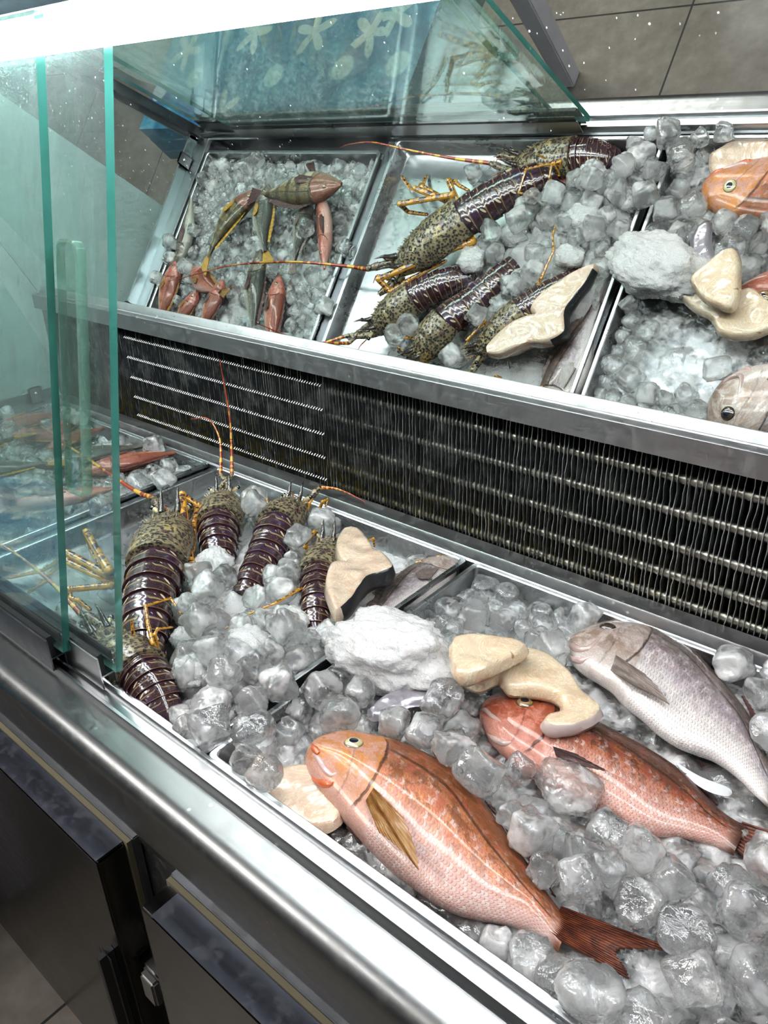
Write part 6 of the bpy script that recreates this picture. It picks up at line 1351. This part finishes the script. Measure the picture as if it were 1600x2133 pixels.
(0,(0.66,0.65,0.63),(-1.5531,0.8108,0.8488),(0.04,-0.82,0.57,0.0)),
(3,(0.82,0.77,0.86),(-1.3285,0.8264,0.8509),(0.63,0.75,0.14,0.14)),
(4,(1.21,0.99,1.01),(-1.2464,0.8284,0.8549),(0.73,-0.05,0.06,-0.68)),
(4,(1.01,0.92,0.9),(-1.7459,0.3989,0.855),(0.37,0.72,0.36,0.46)),
(4,(0.73,0.88,0.81),(-1.6869,0.3997,0.8523),(0.48,-0.25,0.78,0.3)),
(2,(0.85,0.89,0.81),(-1.6606,0.3986,0.8549),(0.7,0.01,-0.72,-0.03)),
(6,(1.11,1.19,1.1),(-1.5904,0.3954,0.8811),(0.33,0.45,-0.69,0.46)),
(3,(0.74,0.8,0.78),(-1.5713,0.3983,0.8541),(0.13,0.02,-0.04,-0.99)),
(1,(0.68,0.73,0.75),(-1.5234,0.3987,0.8522),(0.06,0.03,0.79,0.61)),
(2,(1.14,1.1,1.15),(-1.34,0.444,0.858),(0.02,-0.24,0.97,-0.01)),
(4,(0.97,0.87,0.98),(-1.2978,0.4782,0.8547),(0.56,0.79,0.25,-0.05)),
(2,(0.87,0.84,0.74),(-1.223,0.398,0.8564),(0.51,-0.06,-0.86,-0.04)),
(6,(0.75,0.84,0.77),(-1.7545,0.4244,0.8709),(0.09,-0.61,-0.76,-0.2)),
(0,(1.01,1.01,1.01),(-1.7185,0.4131,0.8729),(0.01,0.88,-0.39,-0.26)),
(7,(0.83,0.88,0.88),(-1.6765,0.4642,0.8535),(0.02,0.46,-0.88,0.08)),
(7,(0.93,0.98,1.11),(-1.6276,0.4091,0.8761),(0.57,0.82,-0.04,-0.09)),
(2,(1.2,1.2,1.02),(-1.5704,0.435,0.8611),(0.58,0.66,0.34,0.33)),
(8,(0.86,0.81,0.78),(-1.5454,0.4125,0.853),(0.04,-0.19,-0.98,-0.07)),
(4,(0.78,0.75,0.87),(-1.5035,0.5042,0.8528),(0.59,-0.19,0.75,0.24)),
(1,(0.87,0.8,0.76),(-1.4981,0.4332,0.852),(0.02,0.58,0.82,0.02)),
(6,(0.84,0.87,0.81),(-1.3654,0.4681,0.8517),(0.03,0.75,-0.66,-0.01)),
(4,(0.9,1.0,0.87),(-1.3822,0.5148,0.8546),(0.16,-0.71,0.43,0.53)),
(2,(1.0,0.85,0.88),(-1.7785,0.4515,0.8773),(0.62,0.22,-0.73,-0.18)),
(3,(1.0,0.95,0.93),(-1.6884,0.4999,0.8567),(0.3,0.02,-0.04,-0.95)),
(4,(0.84,0.75,0.8),(-1.6561,0.4829,0.853),(0.14,-0.21,-0.74,0.62)),
(8,(0.78,0.82,0.78),(-1.5642,0.525,0.8537),(0.34,-0.46,-0.67,0.47)),
(7,(0.62,0.73,0.63),(-1.4476,0.4411,0.8499),(0.02,0.52,-0.85,0.07)),
(6,(0.68,0.69,0.62),(-1.4675,0.5172,0.8514),(0.49,-0.41,0.62,0.46)),
(5,(1.03,1.2,1.2),(-1.4847,0.4745,0.8599),(0.95,-0.01,-0.01,0.31)),
(5,(0.93,0.87,0.85),(-1.7188,0.516,0.855),(0.7,0.65,-0.26,-0.16)),
(3,(0.66,0.63,0.74),(-1.6712,0.5284,0.8507),(0.48,0.58,0.5,0.43)),
(7,(0.8,0.8,0.88),(-1.5838,0.5007,0.8535),(0.07,-0.16,-0.98,0.06)),
(7,(0.91,1.07,1.11),(-1.6126,0.5103,0.8569),(0.07,-0.16,-0.98,0.05)),
(7,(1.06,0.93,0.9),(-1.2624,0.5232,0.8576),(0.53,0.41,-0.65,0.36)),
(5,(1.0,0.99,0.83),(-1.3445,0.6251,0.8519),(0.08,0.85,0.52,0.03)),
(0,(1.01,0.93,0.91),(-1.2474,0.5541,0.8554),(0.58,0.81,0.03,-0.01)),
(0,(0.89,0.9,0.83),(-1.7263,0.5922,0.8541),(0.04,-0.93,0.38,0.01)),
(7,(0.63,0.75,0.75),(-1.7267,0.5578,0.8516),(0.05,0.23,-0.97,0.08)),
(6,(1.03,1.21,1.23),(-1.6685,0.5564,0.8586),(0.55,-0.04,0.03,-0.83)),
(4,(0.91,0.96,1.06),(-1.6343,0.5396,0.8548),(0.15,-0.72,0.27,0.62)),
(1,(0.92,1.03,0.97),(-1.4031,0.6201,0.8547),(0.24,-0.33,0.72,-0.55)),
(7,(0.76,0.75,0.8),(-1.294,0.6184,0.8533),(0.02,-0.75,0.01,0.66)),
(4,(0.71,0.66,0.71),(-1.6814,0.5879,0.8516),(0.26,-0.14,0.79,-0.53)),
(6,(0.74,0.64,0.7),(-1.6533,0.6695,0.8509),(0.65,-0.04,0.03,-0.76)),
(8,(0.85,0.78,0.85),(-1.5094,0.6307,0.8548),(0.29,0.67,0.41,-0.55)),
(6,(0.81,0.76,0.88),(-1.5335,0.5951,0.8535),(0.81,-0.02,-0.02,-0.59)),
(4,(0.87,0.79,0.81),(-1.4837,0.5815,0.8519),(0.01,0.57,0.82,-0.01)),
(7,(0.75,0.75,0.62),(-1.4525,0.6203,0.8497),(0.06,-0.58,-0.81,0.02)),
(3,(0.64,0.75,0.74),(-1.4034,0.6548,0.8524),(0.26,0.7,-0.39,-0.54)),
(7,(0.98,0.95,0.96),(-1.4312,0.642,0.8561),(0.49,0.83,0.21,0.13)),
(5,(0.75,0.75,0.87),(-1.2887,0.5389,0.8545),(0.11,0.99,0.12,-0.01)),
(2,(1.17,1.04,1.1),(-1.2794,0.666,0.8626),(0.69,-0.33,-0.64,-0.02)),
(7,(0.74,0.81,0.82),(-1.7048,0.5719,0.8525),(0.63,0.18,-0.73,0.17)),
(8,(1.12,1.21,1.05),(-1.6734,0.6439,0.8574),(0.03,0.95,0.3,0.06)),
(4,(0.99,0.94,1.02),(-1.6197,0.6107,0.8559),(0.51,0.65,-0.46,-0.31)),
(4,(1.13,1.04,1.19),(-1.5655,0.6351,0.8576),(0.51,0.69,0.39,0.33)),
(7,(1.06,1.04,0.98),(-1.3644,0.6657,0.8551),(0.0,0.63,-0.77,0.07)),
(3,(0.83,0.85,0.98),(-1.3314,0.6764,0.8542),(0.64,0.76,-0.1,-0.07)),
(1,(0.92,0.98,0.94),(-1.2494,0.6487,0.8526),(0.03,0.97,-0.24,-0.01)),
(3,(0.94,0.89,0.83),(-1.7248,0.5958,0.8849),(0.72,-0.69,-0.02,-0.04)),
(8,(0.92,1.06,1.09),(-1.7182,0.6457,0.8579),(0.0,-0.72,-0.69,-0.1)),
(4,(0.74,0.74,0.61),(-1.6307,0.7243,0.8491),(0.0,1.0,0.09,-0.01)),
(3,(0.9,0.87,0.92),(-1.412,0.6935,0.8545),(0.55,-0.78,-0.13,0.27)),
(1,(1.03,1.04,1.23),(-1.2262,0.7127,0.876),(0.52,-0.04,0.84,-0.12)),
(0,(0.76,0.86,0.87),(-1.2235,0.6723,0.8525),(0.47,0.48,0.63,-0.4)),
(4,(1.14,1.21,1.21),(-1.7018,0.694,0.8832),(0.25,0.56,-0.77,-0.18)),
(8,(0.74,0.64,0.64),(-1.6946,0.7224,0.8742),(0.22,0.37,0.57,-0.7)),
(2,(1.03,1.09,0.96),(-1.4707,0.7085,0.8573),(0.08,-0.76,0.16,0.62)),
(2,(0.65,0.67,0.76),(-1.239,0.7056,0.8516),(0.02,0.72,0.03,0.7)),
(0,(0.65,0.72,0.7),(-1.6916,0.7819,0.875),(0.01,0.84,-0.54,-0.03)),
(2,(0.87,0.79,0.76),(-1.6202,0.7867,0.8545),(0.3,0.72,0.31,-0.54)),
(0,(0.77,0.78,0.82),(-1.6066,0.7385,0.8538),(0.3,0.65,-0.4,0.57)),
(0,(0.73,0.68,0.7),(-1.5354,0.7395,0.8516),(0.23,0.01,-0.01,0.97)),
(1,(0.75,0.83,0.87),(-1.4254,0.7977,0.8524),(0.16,-0.77,0.14,0.6)),
(2,(0.94,1.05,0.92),(-1.2595,0.7716,0.8582),(0.2,-0.31,-0.7,0.6)),
(2,(1.06,1.07,1.09),(-1.7681,0.8324,0.8759),(0.12,-0.1,-0.98,0.09)),
(7,(0.91,0.97,0.99),(-1.2267,0.7981,0.8551),(0.04,-0.93,0.35,-0.07)),
(7,(1.19,1.03,1.22),(-1.6454,0.8364,0.8878),(0.5,-0.86,0.1,0.08)),
(3,(0.97,1.09,0.9),(-1.6007,0.8094,0.8605),(0.09,0.33,0.94,0.01)),
(6,(0.83,0.8,0.72),(-1.4515,0.8366,0.8538),(0.28,0.22,-0.73,-0.58)),
(8,(0.96,1.07,0.99),(-1.2842,0.8212,0.8584),(0.3,0.7,-0.63,-0.13)),
(3,(0.74,0.65,0.64),(-1.2197,0.8366,0.8509),(0.0,0.62,0.78,-0.08))]
IG = 'melting ice cubes heaped around the fish'
def lab_ice(x, y):
    if x < -1.18: return 'melting ice cube in the far tray among the small fish', 'ice cubes in the far tray'
    if x < -.5635: return 'melting ice cube in the middle tray among the lobsters', 'ice cubes in the lobster tray'
    return 'melting ice cube in the near tray around the sea breams', 'ice cubes in the bream tray'
proto = {}
def place_ice(k, s_, loc, q):
    k = (k, loc[0] < -.5635 and loc[0] > -1.18)
    if k in proto: o = proto[k].copy()
    else:
        me = IM[k[0]]
        if k[1]: me = me.copy(); me.materials[0] = ICEC
        o = bpy.data.objects.new('ice_cube', me); proto[k] = o
    o.name = 'ice_cube'; C.objects.link(o); o.location = loc; o.rotation_mode = 'QUATERNION'; o.rotation_quaternion = q; o.scale = s_
    l_, g_ = lab_ice(loc[0], loc[1]); return tag(o, l_, 'ice cube', g_)
order = sorted(range(len(ICE)), key=lambda i: ((Vector(ICE[i][2]) - CAM).length * (1 if ICE[i][2][2] > .865 else 1.6)))
rest = BM()
for n_, i in enumerate(order):
    k, s_, loc, q = ICE[i]
    if n_ < 300: place_ice(k, s_, loc, q)
    else:
        m4 = Matrix.LocRotScale(Vector(loc), Quaternion(q), Vector(s_)); b0 = set(rest.verts); rest.from_mesh(IM[k])
        for v in rest.verts:
            if v not in b0: v.co = m4 @ v.co
if len(rest.verts):
    o = obj('ice_cubes', rest, ICEM, None, 60, loc=(-1.3, .6, .84)); tag(o, 'loose heap of further melting ice cubes under and behind the others', 'ice', kind='stuff')
